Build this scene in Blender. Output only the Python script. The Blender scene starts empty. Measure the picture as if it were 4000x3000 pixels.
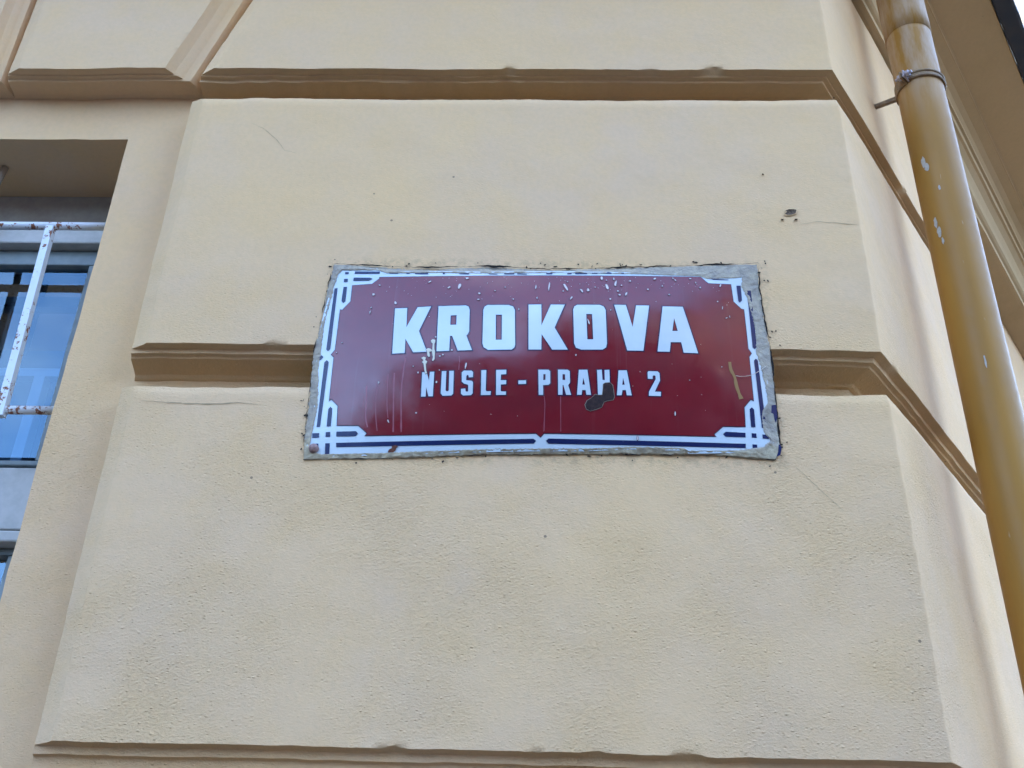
import bpy, bmesh, math, random
from mathutils import Vector, Matrix, noise
from mathutils.geometry import tessellate_polygon

# ------------------------------------------------------------------ camera, world, sun, exposure
SC = bpy.context.scene
CH = 1.6                                    # eye height of the photographer
cam_d = bpy.data.cameras.new("camera"); cam = bpy.data.objects.new("camera", cam_d)
SC.collection.objects.link(cam); SC.camera = cam
cam_d.sensor_width = 36.0; cam_d.lens = 36.0 * 4022.25 / 4000.0
cam_d.clip_start = 0.02; cam_d.clip_end = 800
PT, YW, RL = math.radians(29.3126), math.radians(-2.29586), math.radians(1.8133)
DW = 1.2126595
fw = Vector((math.sin(YW)*math.cos(PT), math.cos(YW)*math.cos(PT), math.sin(PT)))
ri = Vector((math.cos(YW), -math.sin(YW), 0)); up = ri.cross(fw)
r2 = math.cos(RL)*ri + math.sin(RL)*up; u2 = -math.sin(RL)*ri + math.cos(RL)*up
m = Matrix((( r2.x, u2.x, -fw.x, 0), (r2.y, u2.y, -fw.y, -DW), (r2.z, u2.z, -fw.z, CH), (0, 0, 0, 1)))
cam.matrix_world = m

SUN_EL, SUN_AZ = math.radians(33), math.radians(2)   # azimuth clockwise from +Y: the sun stands behind the house, the whole corner is in open shade
w = bpy.data.worlds.new("World"); SC.world = w; w.use_nodes = True
nt = w.node_tree; nt.nodes.clear()
out = nt.nodes.new("ShaderNodeOutputWorld"); bg = nt.nodes.new("ShaderNodeBackground")
sky = nt.nodes.new("ShaderNodeTexSky"); sky.sky_type = 'NISHITA'; sky.sun_disc = False
sky.sun_elevation = SUN_EL; sky.sun_rotation = SUN_AZ; sky.air_density = 1.0; sky.dust_density = .6; sky.ozone_density = 3.2
tc = nt.nodes.new("ShaderNodeTexCoord")
cn = nt.nodes.new("ShaderNodeTexNoise"); cn.inputs['Scale'].default_value = 2.6; cn.inputs['Detail'].default_value = 7; cn.inputs['Roughness'].default_value = .55
cr = nt.nodes.new("ShaderNodeMapRange"); cr.inputs['From Min'].default_value = .56; cr.inputs['From Max'].default_value = .80
cmix = nt.nodes.new("ShaderNodeMix"); cmix.data_type = 'RGBA'
cmix.inputs['B'].default_value = (4.5, 5.0, 5.8, 1)
nt.links.new(tc.outputs['Generated'], cn.inputs['Vector']); nt.links.new(cn.outputs['Fac'], cr.inputs['Value'])
nt.links.new(cr.outputs['Result'], cmix.inputs['Factor']); nt.links.new(sky.outputs['Color'], cmix.inputs['A'])
nt.links.new(cmix.outputs['Result'], bg.inputs['Color']); nt.links.new(bg.outputs['Background'], out.inputs['Surface'])
bg.inputs['Strength'].default_value = 0.14

sd = bpy.data.lights.new("sun", 'SUN'); sd.energy = 2.5; sd.angle = math.radians(.6); sd.color = (1, .95, .87)
sun = bpy.data.objects.new("sun", sd); SC.collection.objects.link(sun)
sdir = Vector((math.sin(SUN_AZ)*math.cos(SUN_EL), math.cos(SUN_AZ)*math.cos(SUN_EL), math.sin(SUN_EL)))
sun.rotation_euler = sdir.to_track_quat('Z', 'Y').to_euler(); sun.location = sdir*30
SC.view_settings.view_transform = 'Standard'; SC.view_settings.look = 'None'
SC.view_settings.gamma = 1; SC.view_settings.exposure = 3.75; SC.view_settings.use_curve_mapping = False

# ------------------------------------------------------------------ helpers
random.seed(7)
V3 = Vector
def nz(x, y, z=0.0): return noise.noise(V3((x, y, z)))
def fbm(x, y, z=0.0): return nz(x, y, z) + .5*nz(2.1*x+7, 2.1*y, z) + .25*nz(4.3*x, 4.3*y+3, z)

def link_mesh(name, verts, faces, mats, parent=None, smooth=True, fmat=None):
    me = bpy.data.meshes.new(name); me.from_pydata([tuple(v) for v in verts], [], faces)
    for mt in (mats if isinstance(mats, (list, tuple)) else [mats]): me.materials.append(mt)
    if fmat: me.polygons.foreach_set('material_index', fmat)
    if smooth: me.polygons.foreach_set('use_smooth', [True]*len(me.polygons))
    me.validate(); me.update()
    o = bpy.data.objects.new(name, me); SC.collection.objects.link(o)
    if parent:
        o.parent = parent; o.matrix_parent_inverse = Matrix.Translation(world_loc(parent)).inverted()
    return o
def world_loc(o):
    l = V3(o.location); p = o.parent
    if p: return V3((0, 0, 0))          # parts keep identity world transforms
    return l
def tag(o, label=None, cat=None, group=None, kind=None):
    for k, v in (('label', label), ('category', cat), ('group', group), ('kind', kind)):
        if v: o[k] = v
    return o
def empty(name, loc):
    o = bpy.data.objects.new(name, None); SC.collection.objects.link(o); o.location = loc; o.empty_display_size = .1
    return o

class MB:
    def __init__(s, dz=0.0): s.v = []; s.f = []; s.m = []; s.dz = dz
    def add(s, vs, fs, mi=0):
        b = len(s.v); s.v += [V3(x)+V3((0, 0, s.dz)) for x in vs]; s.f += [tuple(b+i for i in f) for f in fs]; s.m += [mi]*len(fs)
    def box(s, x0, x1, y0, y1, z0, z1, mi=0, bev=0.0):
        if bev:
            bm = bmesh.new(); bmesh.ops.create_cube(bm, size=1)
            for v in bm.verts: v.co = V3(((x0+x1)/2+v.co.x*(x1-x0), (y0+y1)/2+v.co.y*(y1-y0), (z0+z1)/2+v.co.z*(z1-z0)))
            bmesh.ops.bevel(bm, geom=bm.edges[:], offset=bev, segments=2, affect='EDGES', profile=.5)
            bm.verts.index_update(); s.add([v.co.copy() for v in bm.verts], [[v.index for v in f.verts] for f in bm.faces], mi); bm.free(); return
        vs = [(x, y, z) for z in (z0, z1) for y in (y0, y1) for x in (x0, x1)]
        s.add(vs, [(0, 2, 3, 1), (4, 5, 7, 6), (0, 1, 5, 4), (2, 6, 7, 3), (0, 4, 6, 2), (1, 3, 7, 5)], mi)
    def tube(s, pts, r, n=12, mi=0, cap=True, square=False, tw=0.0):
        rings = []
        for i, p in enumerate(pts):
            p = V3(p); a = V3(pts[max(0, i-1)]); b = V3(pts[min(len(pts)-1, i+1)]); t = (b-a).normalized()
            ref = V3((0, 1, 0)) if abs(t.y) < .9 else V3((1, 0, 0))
            e1 = t.cross(ref).normalized(); e2 = t.cross(e1)
            rr = r[i] if isinstance(r, (list, tuple)) else r
            rings.append([p + rr*(math.cos(2*math.pi*(k+tw)/n)*e1 + math.sin(2*math.pi*(k+tw)/n)*e2) for k in range(n)])
        vs = [v for R in rings for v in R]; fs = []
        for i in range(len(rings)-1):
            for k in range(n): fs.append((i*n+k, i*n+(k+1) % n, (i+1)*n+(k+1) % n, (i+1)*n+k))
        if cap: fs += [tuple(range(n))[::-1], tuple((len(rings)-1)*n+k for k in range(n))]
        s.add(vs, fs, mi)
    def build(s, name, mats, parent=None, smooth=False):
        return link_mesh(name, s.v, s.f, mats, parent, smooth, s.m)

# ------------------------------------------------------------------ materials
def new_mat(name):
    mt = bpy.data.materials.new(name); mt.use_nodes = True; n = mt.node_tree
    return mt, n, n.nodes['Principled BSDF']
def N(n, t, **kw):
    x = n.nodes.new(t)
    for k, v in kw.items():
        if k in x.inputs: x.inputs[k].default_value = v
        else: setattr(x, k, v)
    return x
def lk(n, a, b): n.links.new(a, b)
def noise_tex(n, vec, scale, detail=4, rough=.55, dist=0.0):
    t = N(n, "ShaderNodeTexNoise"); t.inputs['Scale'].default_value = scale; t.inputs['Detail'].default_value = detail
    t.inputs['Roughness'].default_value = rough; t.inputs['Distortion'].default_value = dist; lk(n, vec, t.inputs['Vector']); return t.outputs['Fac']
def rng(n, val, a, b, c=0.0, d=1.0, smooth=False):
    t = N(n, "ShaderNodeMapRange"); lk(n, val, t.inputs['Value'])
    if smooth: t.interpolation_type = 'SMOOTHSTEP'
    for k, v in zip(('From Min', 'From Max', 'To Min', 'To Max'), (a, b, c, d)): t.inputs[k].default_value = v
    return t.outputs['Result']
def mixc(n, fac, A, B):
    t = N(n, "ShaderNodeMix", data_type='RGBA')
    if isinstance(fac, float): t.inputs['Factor'].default_value = fac
    else: lk(n, fac, t.inputs['Factor'])
    for k, v in (('A', A), ('B', B)):
        if isinstance(v, tuple): t.inputs[k].default_value = (*v, 1)
        else: lk(n, v, t.inputs[k])
    return t.outputs['Result']
def mth(n, op, a, b=None):
    t = N(n, "ShaderNodeMath", operation=op)
    for i, v in enumerate((a, b)):
        if v is None: continue
        if isinstance(v, (int, float)): t.inputs[i].default_value = v
        else: lk(n, v, t.inputs[i])
    return t.outputs[0]
def bump(n, height, strength, dist, normal=None):
    t = N(n, "ShaderNodeBump"); t.inputs['Distance'].default_value = dist
    if isinstance(strength, (int, float)): t.inputs['Strength'].default_value = strength
    else: lk(n, strength, t.inputs['Strength'])
    lk(n, height, t.inputs['Height'])
    if normal: lk(n, normal, t.inputs['Normal'])
    return t.outputs['Normal']

M_LEDGE = None
CREAM = (.705, .454, .236)
def plaster(name, A, B, C_, rough_amt=1.0, dirt=1.0):
    mt, n, p = new_mat(name)
    pos = N(n, "ShaderNodeNewGeometry").outputs['Position']
    big = rng(n, noise_tex(n, pos, 3.2, 5, .6), .38, .64)
    mid = rng(n, noise_tex(n, pos, 11, 4, .6), .42, .66)
    col = mixc(n, big, A, B); col = mixc(n, mth(n, 'MULTIPLY', mid, .45), col, C_)
    fine = noise_tex(n, pos, 140, 2, .5)
    col = mixc(n, rng(n, fine, .35, .75, 0, .10), col, (.30, .25, .17))
    vor = N(n, "ShaderNodeTexVoronoi"); vor.inputs['Scale'].default_value = 34; lk(n, pos, vor.inputs['Vector'])
    sep = N(n, "ShaderNodeSeparateColor"); lk(n, vor.outputs['Color'], sep.inputs[0])
    spot = mth(n, 'MULTIPLY', mth(n, 'LESS_THAN', vor.outputs['Distance'], .065), mth(n, 'GREATER_THAN', sep.outputs[0], .93))
    col = mixc(n, mth(n, 'MULTIPLY', spot, .65*dirt), col, (.09, .07, .05))
    xz = N(n, "ShaderNodeSeparateXYZ"); lk(n, pos, xz.inputs[0])
    dx = mth(n, 'SUBTRACT', mth(n, 'ABSOLUTE', mth(n, 'ADD', xz.outputs['X'], .006)), .306)
    dz = mth(n, 'SUBTRACT', mth(n, 'ABSOLUTE', mth(n, 'SUBTRACT', xz.outputs['Z'], 2.325)), .153)
    dd = mth(n, 'MAXIMUM', dx, dz)
    gm = mth(n, 'MULTIPLY', rng(n, dd, .016, .001, 0, 1, True), rng(n, noise_tex(n, pos, 70, 4, .7), .46, .62))
    col = mixc(n, mth(n, 'MULTIPLY', gm, .30*dirt), col, (.22, .16, .095))
    sm = mth(n, 'MULTIPLY', rng(n, noise_tex(n, pos, 7, 6, .7, 1.2), .60, .74), .09)
    col = mixc(n, sm, col, (.42, .33, .22))
    lk(n, col, p.inputs['Base Color']); p.inputs['Roughness'].default_value = .92; p.inputs['Specular IOR Level'].default_value = .18
    xyz = N(n, "ShaderNodeSeparateXYZ"); lk(n, pos, xyz.inputs[0])
    zr = rng(n, xyz.outputs['Z'], 2.10, 2.70, 1.0, .22, True)
    pm = rng(n, noise_tex(n, pos, 5.5, 3, .6), .36, .64, .35, 1.25)
    amt = mth(n, 'MULTIPLY', mth(n, 'MULTIPLY', zr, pm), rough_amt)
    mp = N(n, "ShaderNodeMapping"); mp.inputs['Scale'].default_value = (1, 1, 1.7); lk(n, pos, mp.inputs['Vector'])
    g1 = rng(n, noise_tex(n, mp.outputs[0], 215, 4, .72, .2), .46, .84)
    g2 = noise_tex(n, mp.outputs[0], 46, 4, .6, .3)
    g3 = noise_tex(n, pos, 9, 3, .5)
    v2 = N(n, "ShaderNodeTexVoronoi"); v2.inputs['Scale'].default_value = 185; lk(n, mp.outputs[0], v2.inputs['Vector'])
    s2 = N(n, "ShaderNodeSeparateColor"); lk(n, v2.outputs['Color'], s2.inputs[0])
    grain = mth(n, 'MULTIPLY', rng(n, v2.outputs['Distance'], .48, .05, 0, 1, True), rng(n, s2.outputs[0], .35, .95))
    sgn = rng(n, s2.outputs[1], .0, 1.0, -.9, 1.0)
    g1 = mth(n, 'ADD', mth(n, 'MULTIPLY', g1, .75), mth(n, 'MULTIPLY', grain, sgn))
    nb = bump(n, g3, .35, .010); nb = bump(n, g2, mth(n, 'MULTIPLY', amt, .15), .003, nb); nb = bump(n, g1, mth(n, 'MULTIPLY', amt, .80), .0014, nb)
    lk(n, nb, p.inputs['Normal'])
    return mt
M_WALL = plaster("cream_plaster", CREAM, (.67, .444, .262), (.72, .452, .210))
M_SIDE = M_WALL
M_CORN = plaster("cornice_plaster", (.58, .40, .22), (.54, .37, .19), (.60, .41, .22), .25, .4)

M_X = 0
def simple(name, col, rough=.5, spec=.5, metal=0.0, nscale=0, ncol=None, bmp=0.0, bscale=200, coat=0.0):
    mt, n, p = new_mat(name); p.inputs['Roughness'].default_value = rough; p.inputs['Metallic'].default_value = metal
    p.inputs['Specular IOR Level'].default_value = spec; p.inputs['Coat Weight'].default_value = coat; p.inputs['Coat Roughness'].default_value = .08
    pos = N(n, "ShaderNodeNewGeometry").outputs['Position']
    if nscale:
        c = mixc(n, rng(n, noise_tex(n, pos, nscale, 5, .6), .38, .68), col, ncol); lk(n, c, p.inputs['Base Color'])
    else: p.inputs['Base Color'].default_value = (*col, 1)
    if bmp: lk(n, bump(n, noise_tex(n, pos, bscale, 4, .6), bmp, .002), p.inputs['Normal'])
    return mt
def enamel(name, col, col2, rough=.11, spec=.62):
    mt, n, p = new_mat(name)
    pos = N(n, "ShaderNodeNewGeometry").outputs['Position']
    c = mixc(n, rng(n, noise_tex(n, pos, 14, 5, .65), .4, .7), col, col2)
    sc = N(n, "ShaderNodeMapping"); sc.inputs['Scale'].default_value = (90, 1, 2.2); lk(n, pos, sc.inputs['Vector'])
    stre = rng(n, noise_tex(n, sc.outputs[0], 1.0, 3, .6), .60, .80, 0, .16)
    c = mixc(n, stre, c, tuple(min(1, .55*x+.16) for x in col))
    lk(n, c, p.inputs['Base Color'])
    lk(n, rng(n, noise_tex(n, pos, 22, 4, .6), .35, .75, rough, rough+.16), p.inputs['Roughness'])
    p.inputs['Specular IOR Level'].default_value = spec
    lk(n, bump(n, noise_tex(n, pos, 16, 2, .5), .10, .006), p.inputs['Normal'])
    return mt
M_RED = enamel("red_enamel", (.165, .005, .013), (.130, .004, .012))
M_WHITE = enamel("white_enamel", (.54, .60, .63), (.47, .54, .57), spec=.6)
M_NAVY = enamel("navy_enamel", (.005, .013, .062), (.008, .018, .075), .16, .35)
M_OUT = enamel("outline_enamel", (.030, .008, .035), (.04, .008, .035), .2, .4)
M_MORT = simple("grey_mortar", (.31, .27, .225), .95, .15, nscale=75, ncol=(.43, .365, .27), bmp=1.0, bscale=190)
M_MORTY = simple("yellowed_mortar", (.48, .40, .27), .95, .15, nscale=70, ncol=(.30, .25, .18), bmp=1.0, bscale=120)
M_GAP = simple("gap_shadow_and_dirt", (.022, .018, .015), .9, .1)  # painted gap shadow round the mortar, also used for the dirt flecks
M_RUST = simple("rusty_iron", (.030, .018, .018), .8, .15, nscale=220, ncol=(.052, .030, .026), bmp=.6, bscale=400)
M_RUSTR = simple("red_rust", (.10, .035, .025), .85, .2, nscale=200, ncol=(.16, .06, .03))
M_DRIP = simple("cream_paint_drip", (.62, .56, .44), .5, .4)
M_CHIP = simple("pale_chip", (.70, .60, .56), .6, .3, nscale=300, ncol=(.55, .44, .42))
M_OCH = simple("ochre_smear", (.27, .14, .04), .5, .3)
M_STRK = simple("dried_streak", (.26, .055, .075), .3, .5)
M_HAIR = simple("pale_fibre", (.55, .45, .36), .6, .3)
M_CRACK = simple("crack_shading", (.40, .29, .16), .95, .1)  # darker ribbon tone that paints the shading of the plaster ridges
M_PIT = simple("pit_plaster", (.16, .11, .07), .95, .1, nscale=300, ncol=(.05, .035, .03))

def pipe_paint():
    mt, n, p = new_mat("ochre_pipe_paint")
    pos = N(n, "ShaderNodeNewGeometry").outputs['Position']
    mp = N(n, "ShaderNodeMapping"); mp.inputs['Scale'].default_value = (1, 1, .18); lk(n, pos, mp.inputs['Vector'])
    c = mixc(n, rng(n, noise_tex(n, mp.outputs[0], 22, 5, .6), .36, .66), (.37, .18, .032), (.315, .155, .032))
    xyz = N(n, "ShaderNodeSeparateXYZ"); lk(n, pos, xyz.inputs[0])
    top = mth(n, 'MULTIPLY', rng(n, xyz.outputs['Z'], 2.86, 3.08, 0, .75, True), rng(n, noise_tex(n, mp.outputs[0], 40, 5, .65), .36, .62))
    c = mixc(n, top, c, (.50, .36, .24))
    sp = rng(n, noise_tex(n, mp.outputs[0], 70, 3, .6), .70, .74, 0, .5)
    c = mixc(n, sp, c, (.52, .42, .28))
    lk(n, c, p.inputs['Base Color']); p.inputs['Specular IOR Level'].default_value = .22
    lk(n, rng(n, noise_tex(n, pos, 60, 4, .6), .3, .7, .40, .54), p.inputs['Roughness'])
    lk(n, bump(n, noise_tex(n, mp.outputs[0], 30, 3, .5), .12, .004), p.inputs['Normal'])
    return mt
M_PIPE = pipe_paint()
M_LEDGE = simple("ledge_bounce_tone", (.30, .18, .065), .95, .1, nscale=40, ncol=(.17, .11, .045))  # hidden ledge tops coloured dark to cut light bounced into the grooves
M_BARE = simple("bare_zinc", (.46, .42, .37), .6, .4, nscale=150, ncol=(.36, .32, .27))
M_CLAMP = simple("painted_clamp", (.30, .19, .09), .55, .4, nscale=160, ncol=(.17, .11, .07), bmp=.4, bscale=300)
M_BOLT = simple("galvanised_bolt", (.42, .38, .42), .45, .5, .6)
M_DRIPEDGE = simple("weathered_sheet_metal", (.028, .032, .045), .6, .4, nscale=25, ncol=(.045, .04, .045))
M_FRAME = simple("white_window_paint", (.46, .44, .41), .5, .4, nscale=40, ncol=(.37, .36, .33), bmp=.15, bscale=90)
M_HEAD = simple("beige_header_board", (.40, .36, .31), .8, .3, nscale=60, ncol=(.34, .30, .27))
M_SASH = simple("shaded_sash", (.22, .26, .26), .5, .4, nscale=40, ncol=(.17, .20, .21))  # grey-green puts the shade on the sash undersides into the paint
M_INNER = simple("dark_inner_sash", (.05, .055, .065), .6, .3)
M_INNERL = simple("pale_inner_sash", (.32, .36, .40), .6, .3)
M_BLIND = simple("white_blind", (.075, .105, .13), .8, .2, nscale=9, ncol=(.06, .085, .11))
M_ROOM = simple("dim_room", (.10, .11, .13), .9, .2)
def barmat():
    mt, n, p = new_mat("rusty_white_bar")
    pos = N(n, "ShaderNodeNewGeometry").outputs['Position']
    a = noise_tex(n, pos, 95, 4, .65); b = noise_tex(n, pos, 16, 3, .5)
    f = rng(n, mth(n, 'ADD', a, mth(n, 'MULTIPLY', b, .55)), .862, .90)
    c = mixc(n, f, (.60, .63, .66), (.22, .085, .045)); lk(n, c, p.inputs['Base Color'])
    lk(n, rng(n, f, 0, 1, .42, .9), p.inputs['Roughness']); lk(n, bump(n, a, .4, .002), p.inputs['Normal'])
    return mt
M_BAR = barmat()
def glassmat():
    mt, n, p = new_mat("window_glass")
    o = [x for x in n.nodes if x.type == 'OUTPUT_MATERIAL'][0]; n.nodes.remove(p)
    g = N(n, "ShaderNodeBsdfGlossy"); g.inputs['Roughness'].default_value = .012; g.inputs['Color'].default_value = (.50, .76, 1, 1)
    t = N(n, "ShaderNodeBsdfTransparent"); t.inputs['Color'].default_value = (.66, .76, .84, 1)
    mx = N(n, "ShaderNodeMixShader"); fr = N(n, "ShaderNodeFresnel"); fr.inputs['IOR'].default_value = 1.9
    front = mth(n, 'SUBTRACT', 1.0, N(n, "ShaderNodeNewGeometry").outputs['Backfacing'])
    fac = mth(n, 'MULTIPLY', mth(n, 'MINIMUM', mth(n, 'MULTIPLY', fr.outputs[0], .80), 1.0), front)
    lk(n, fac, mx.inputs[0]); lk(n, t.outputs[0], mx.inputs[1]); lk(n, g.outputs[0], mx.inputs[2]); lk(n, mx.outputs[0], o.inputs['Surface'])
    pos = N(n, "ShaderNodeNewGeometry").outputs['Position']
    lk(n, bump(n, noise_tex(n, pos, 5, 2, .5), .05, .01), g.inputs['Normal'])
    return mt
M_GLASS = glassmat()
M_ASPH = simple("asphalt", (.045, .045, .047), .9, .3, nscale=30, ncol=(.06, .058, .055), bmp=.6, bscale=150)
M_PAVE = simple("pavement_setts", (.085, .078, .07), .85, .3, nscale=25, ncol=(.06, .056, .052), bmp=.5, bscale=60)
M_KERB = simple("granite_kerb", (.30, .29, .28), .8, .3, nscale=120, ncol=(.22, .21, .21))
M_HOUSE = simple("brown_render", (.11, .065, .05), .9, .2, nscale=3, ncol=(.09, .055, .045))
M_HOUSE2 = simple("grey_render", (.12, .10, .09), .9, .2, nscale=3, ncol=(.10, .085, .08))
M_TILE = simple("roof_tiles", (.13, .05, .035), .85, .3, nscale=12, ncol=(.09, .04, .03))
M_HGL = simple("dark_house_glass", (.02, .025, .03), .1, .6)

# ------------------------------------------------------------------ wall mapping: s runs along the facade and turns the corner; off = outward from the block faces
SCN = .4525; AS = math.radians(55.178)
N1 = V3((0, -1, 0)); N2 = V3((math.sin(AS), -math.cos(AS), 0)); U2 = V3((math.cos(AS), math.sin(AS), 0))
MIT = (N1+N2)/(1+N1.dot(N2))
def PM(s, z, off):
    wgt = off*math.tan(AS/2)*max(0.0, 1-abs(s-SCN)/.10)
    if abs(s-SCN) < 1e-5: b = V3((SCN, 0, 0)) + (off-.0005)*MIT
    elif s < SCN: b = V3((s+wgt, 0, 0)) + off*N1
    else: b = V3((SCN, 0, 0)) + (s-SCN-wgt)*U2 + off*N2
    b.z = z+CH; return b
BASE = -.060
def wob(s, z, k=1.0):
    dz = .0028*nz(s*6, z*6, 1.3) + .0013*nz(s*29, z*29, 5.1)
    ds = .0020*nz(s*7+40, z*7, 2.3) + .0008*nz(s*31, z*31+9, 8.1)
    return ds*k, dz*k
def face_off(s, z):
    return .0026*nz(s*2.6, z*2.6, 11) + .0010*nz(s*8, z*8, 5) + .0006*nz(s*19, z*19, 3)

DSER = [0, -.0008, -.0030, -.0120, -.0130, -.0140, -.0200, -.0210, -.0220, -.0320, -.0430, -.0510, -.0525, -.0540, -.0600]
OBOT = [0, .0002, .0004, .0007, .0008, .0030, .0033, .0036, .0076, .0081, .0085, .0088, .0089, .0096, .0099]
OTOP = [0, .0030, .0110, .0135, .0138, .0142, .0156, .0160, .0166, .0175, .0195, .0225, .0235, .0250, .0300]
OLEF = [0, .0014, .0050, .0235, .0242, .0246, .0260, .0264, .0268, .0275, .0282, .0290, .0293, .0296, .0310]
def samples(a, b, step):
    k = max(2, int(round(abs(b-a)/step))); return [a+(b-a)*i/k for i in range(k+1)]
def block(name, parent, bl, br, tl, tr, zb, zt, wrap=None, obot=OBOT, otop=OTOP, olef=OLEF, orig=OLEF, kb=1.0, step=.0075, seed=0.0, lump=1.0):
    """a raised, moulded block: face grid plus profiled rim. bl..tr are s of the corners on the facade; wrap = s where it ends round the corner"""
    ts = samples(0, 1, step/abs((SCN if wrap else br)-bl))
    cols = [('f', t) for t in ts]
    if wrap:
        cols = [('f', t) for t in ts[:-1]] + [('x', SCN-.0042), ('x', SCN-.0014), ('x', SCN), ('x', SCN+.0014), ('x', SCN+.0042)] + [('x', s) for s in samples(SCN+.016, wrap, step*1.6)]
    zs = samples(zb, zt, step)
    def xl(z): return bl + (tl-bl)*(z-zb)/(zt-zb)
    def xr(z): return (SCN-.009) if wrap else br + (tr-br)*(z-zb)/(zt-zb)
    K = len(DSER); verts = []; faces = []; fm = []
    NI, NJ = len(cols), len(zs)
    def vert(ci, z, k, zface, edge_b=False):
        kind, t = cols[ci]; ol, orr = olef[k], orig[k]
        if kind == 'f':
            a = xl(z)-ol; b = xr(z)+(0 if wrap else orr); s = a+(b-a)*t
        else:
            s = t
            if wrap and ci == NI-1: s = wrap+orr
        ds, dz = wob(s+seed, z)
        ex = 0.0
        if 2 < k < K-1: msk = max(0.0, min(1.0, .15+2.6*nz(s*2.3+seed, z*.8, 7.7))); ex = lump*msk*(.0026*nz(s*14+seed, z*40, 4.4) + .0016*nz(s*48, z*80+seed, 9.4)) + .0006*nz(s*30, z*50+seed, 2.4); dz += ex*.8
        o = DSER[k] + face_off(s, zface if k == 0 else z) - abs(ex)*.4
        if k > 0 and k < 3: dz += .0007*nz(s*90, z*90, 2.2)
        if edge_b and k <= 3:
            ch = lump*min(.0030, max(0.0, nz(s*21+seed, 3.7, 1.1)-.36)*.016)*(.6+.8*abs(nz(s*160, 2.2, seed))); dz += ch*(1, .9, .6, .25)[k]; o -= ch*(.3, .35, .2, 0)[k]
        if abs(s-SCN) < .012:
            ds = 0; o += .0016*min(0, nz(z*38, 3.3, 1.0)+.1) + .0008*nz(z*90, 1.3, 1.0)
        return PM(s+ds, z+dz, o)
    idx = {}
    for j, z in enumerate(zs):
        for i in range(NI): idx[(i, j)] = len(verts); verts.append(vert(i, z, 0, z, j == 0))
    for j in range(NJ-1):
        for i in range(NI-1): faces.append((idx[i, j], idx[i+1, j], idx[i+1, j+1], idx[i, j+1])); fm.append(0)
    loop = [(i, 0) for i in range(NI)] + [(NI-1, j) for j in range(1, NJ)] + [(i, NJ-1) for i in range(NI-2, -1, -1)] + [(0, j) for j in range(NJ-2, 0, -1)]
    prev = [idx[q] for q in loop]
    for k in range(1, K):
        cur = []
        for (i, j) in loop:
            t = j/(NJ-1); z = (zb-obot[k]*kb)*(1-t) + (zt+otop[k])*t
            cur.append(len(verts)); verts.append(vert(i, z, k, z, j == 0))
        n = len(loop)
        for q in range(n):
            faces.append((prev[q], cur[q], cur[(q+1) % n], prev[(q+1) % n]))
            fm.append(1 if k >= 4 and loop[q][1] == NJ-1 and loop[(q+1) % n][1] == NJ-1 else 0)
        prev = cur
    o = link_mesh(name, verts, faces, [M_WALL, M_LEDGE], parent, True, fm)
    o.data.set_sharp_from_angle(angle=math.radians(44))
    return o

# ------------------------------------------------------------------ setting: ground
def sheet(name, x0, x1, y0, y1, z, mt, label=None):
    o = link_mesh(name, [(x0, y0, z), (x1, y0, z), (x1, y1, z), (x0, y1, z)], [(0, 1, 2, 3)], mt, None, False); tag(o, kind='structure'); return o
sheet("ground", -300, 300, -300, 300, -.13, M_ASPH)
pv = MB(); pv.box(-40, 40, -2.2, 30, -.126, 0); o = pv.build("pavement", M_PAVE); tag(o, kind='structure')
kb_ = MB(); kb_.box(-40, 40, -2.42, -2.205, -.126, .003, bev=.01); o = kb_.build("kerb", M_KERB); tag(o, kind='structure')
pv = MB(); pv.box(-40, 40, -11.8, -9.2, -.126, 0); o = pv.build("pavement", M_PAVE); tag(o, kind='structure')

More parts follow.
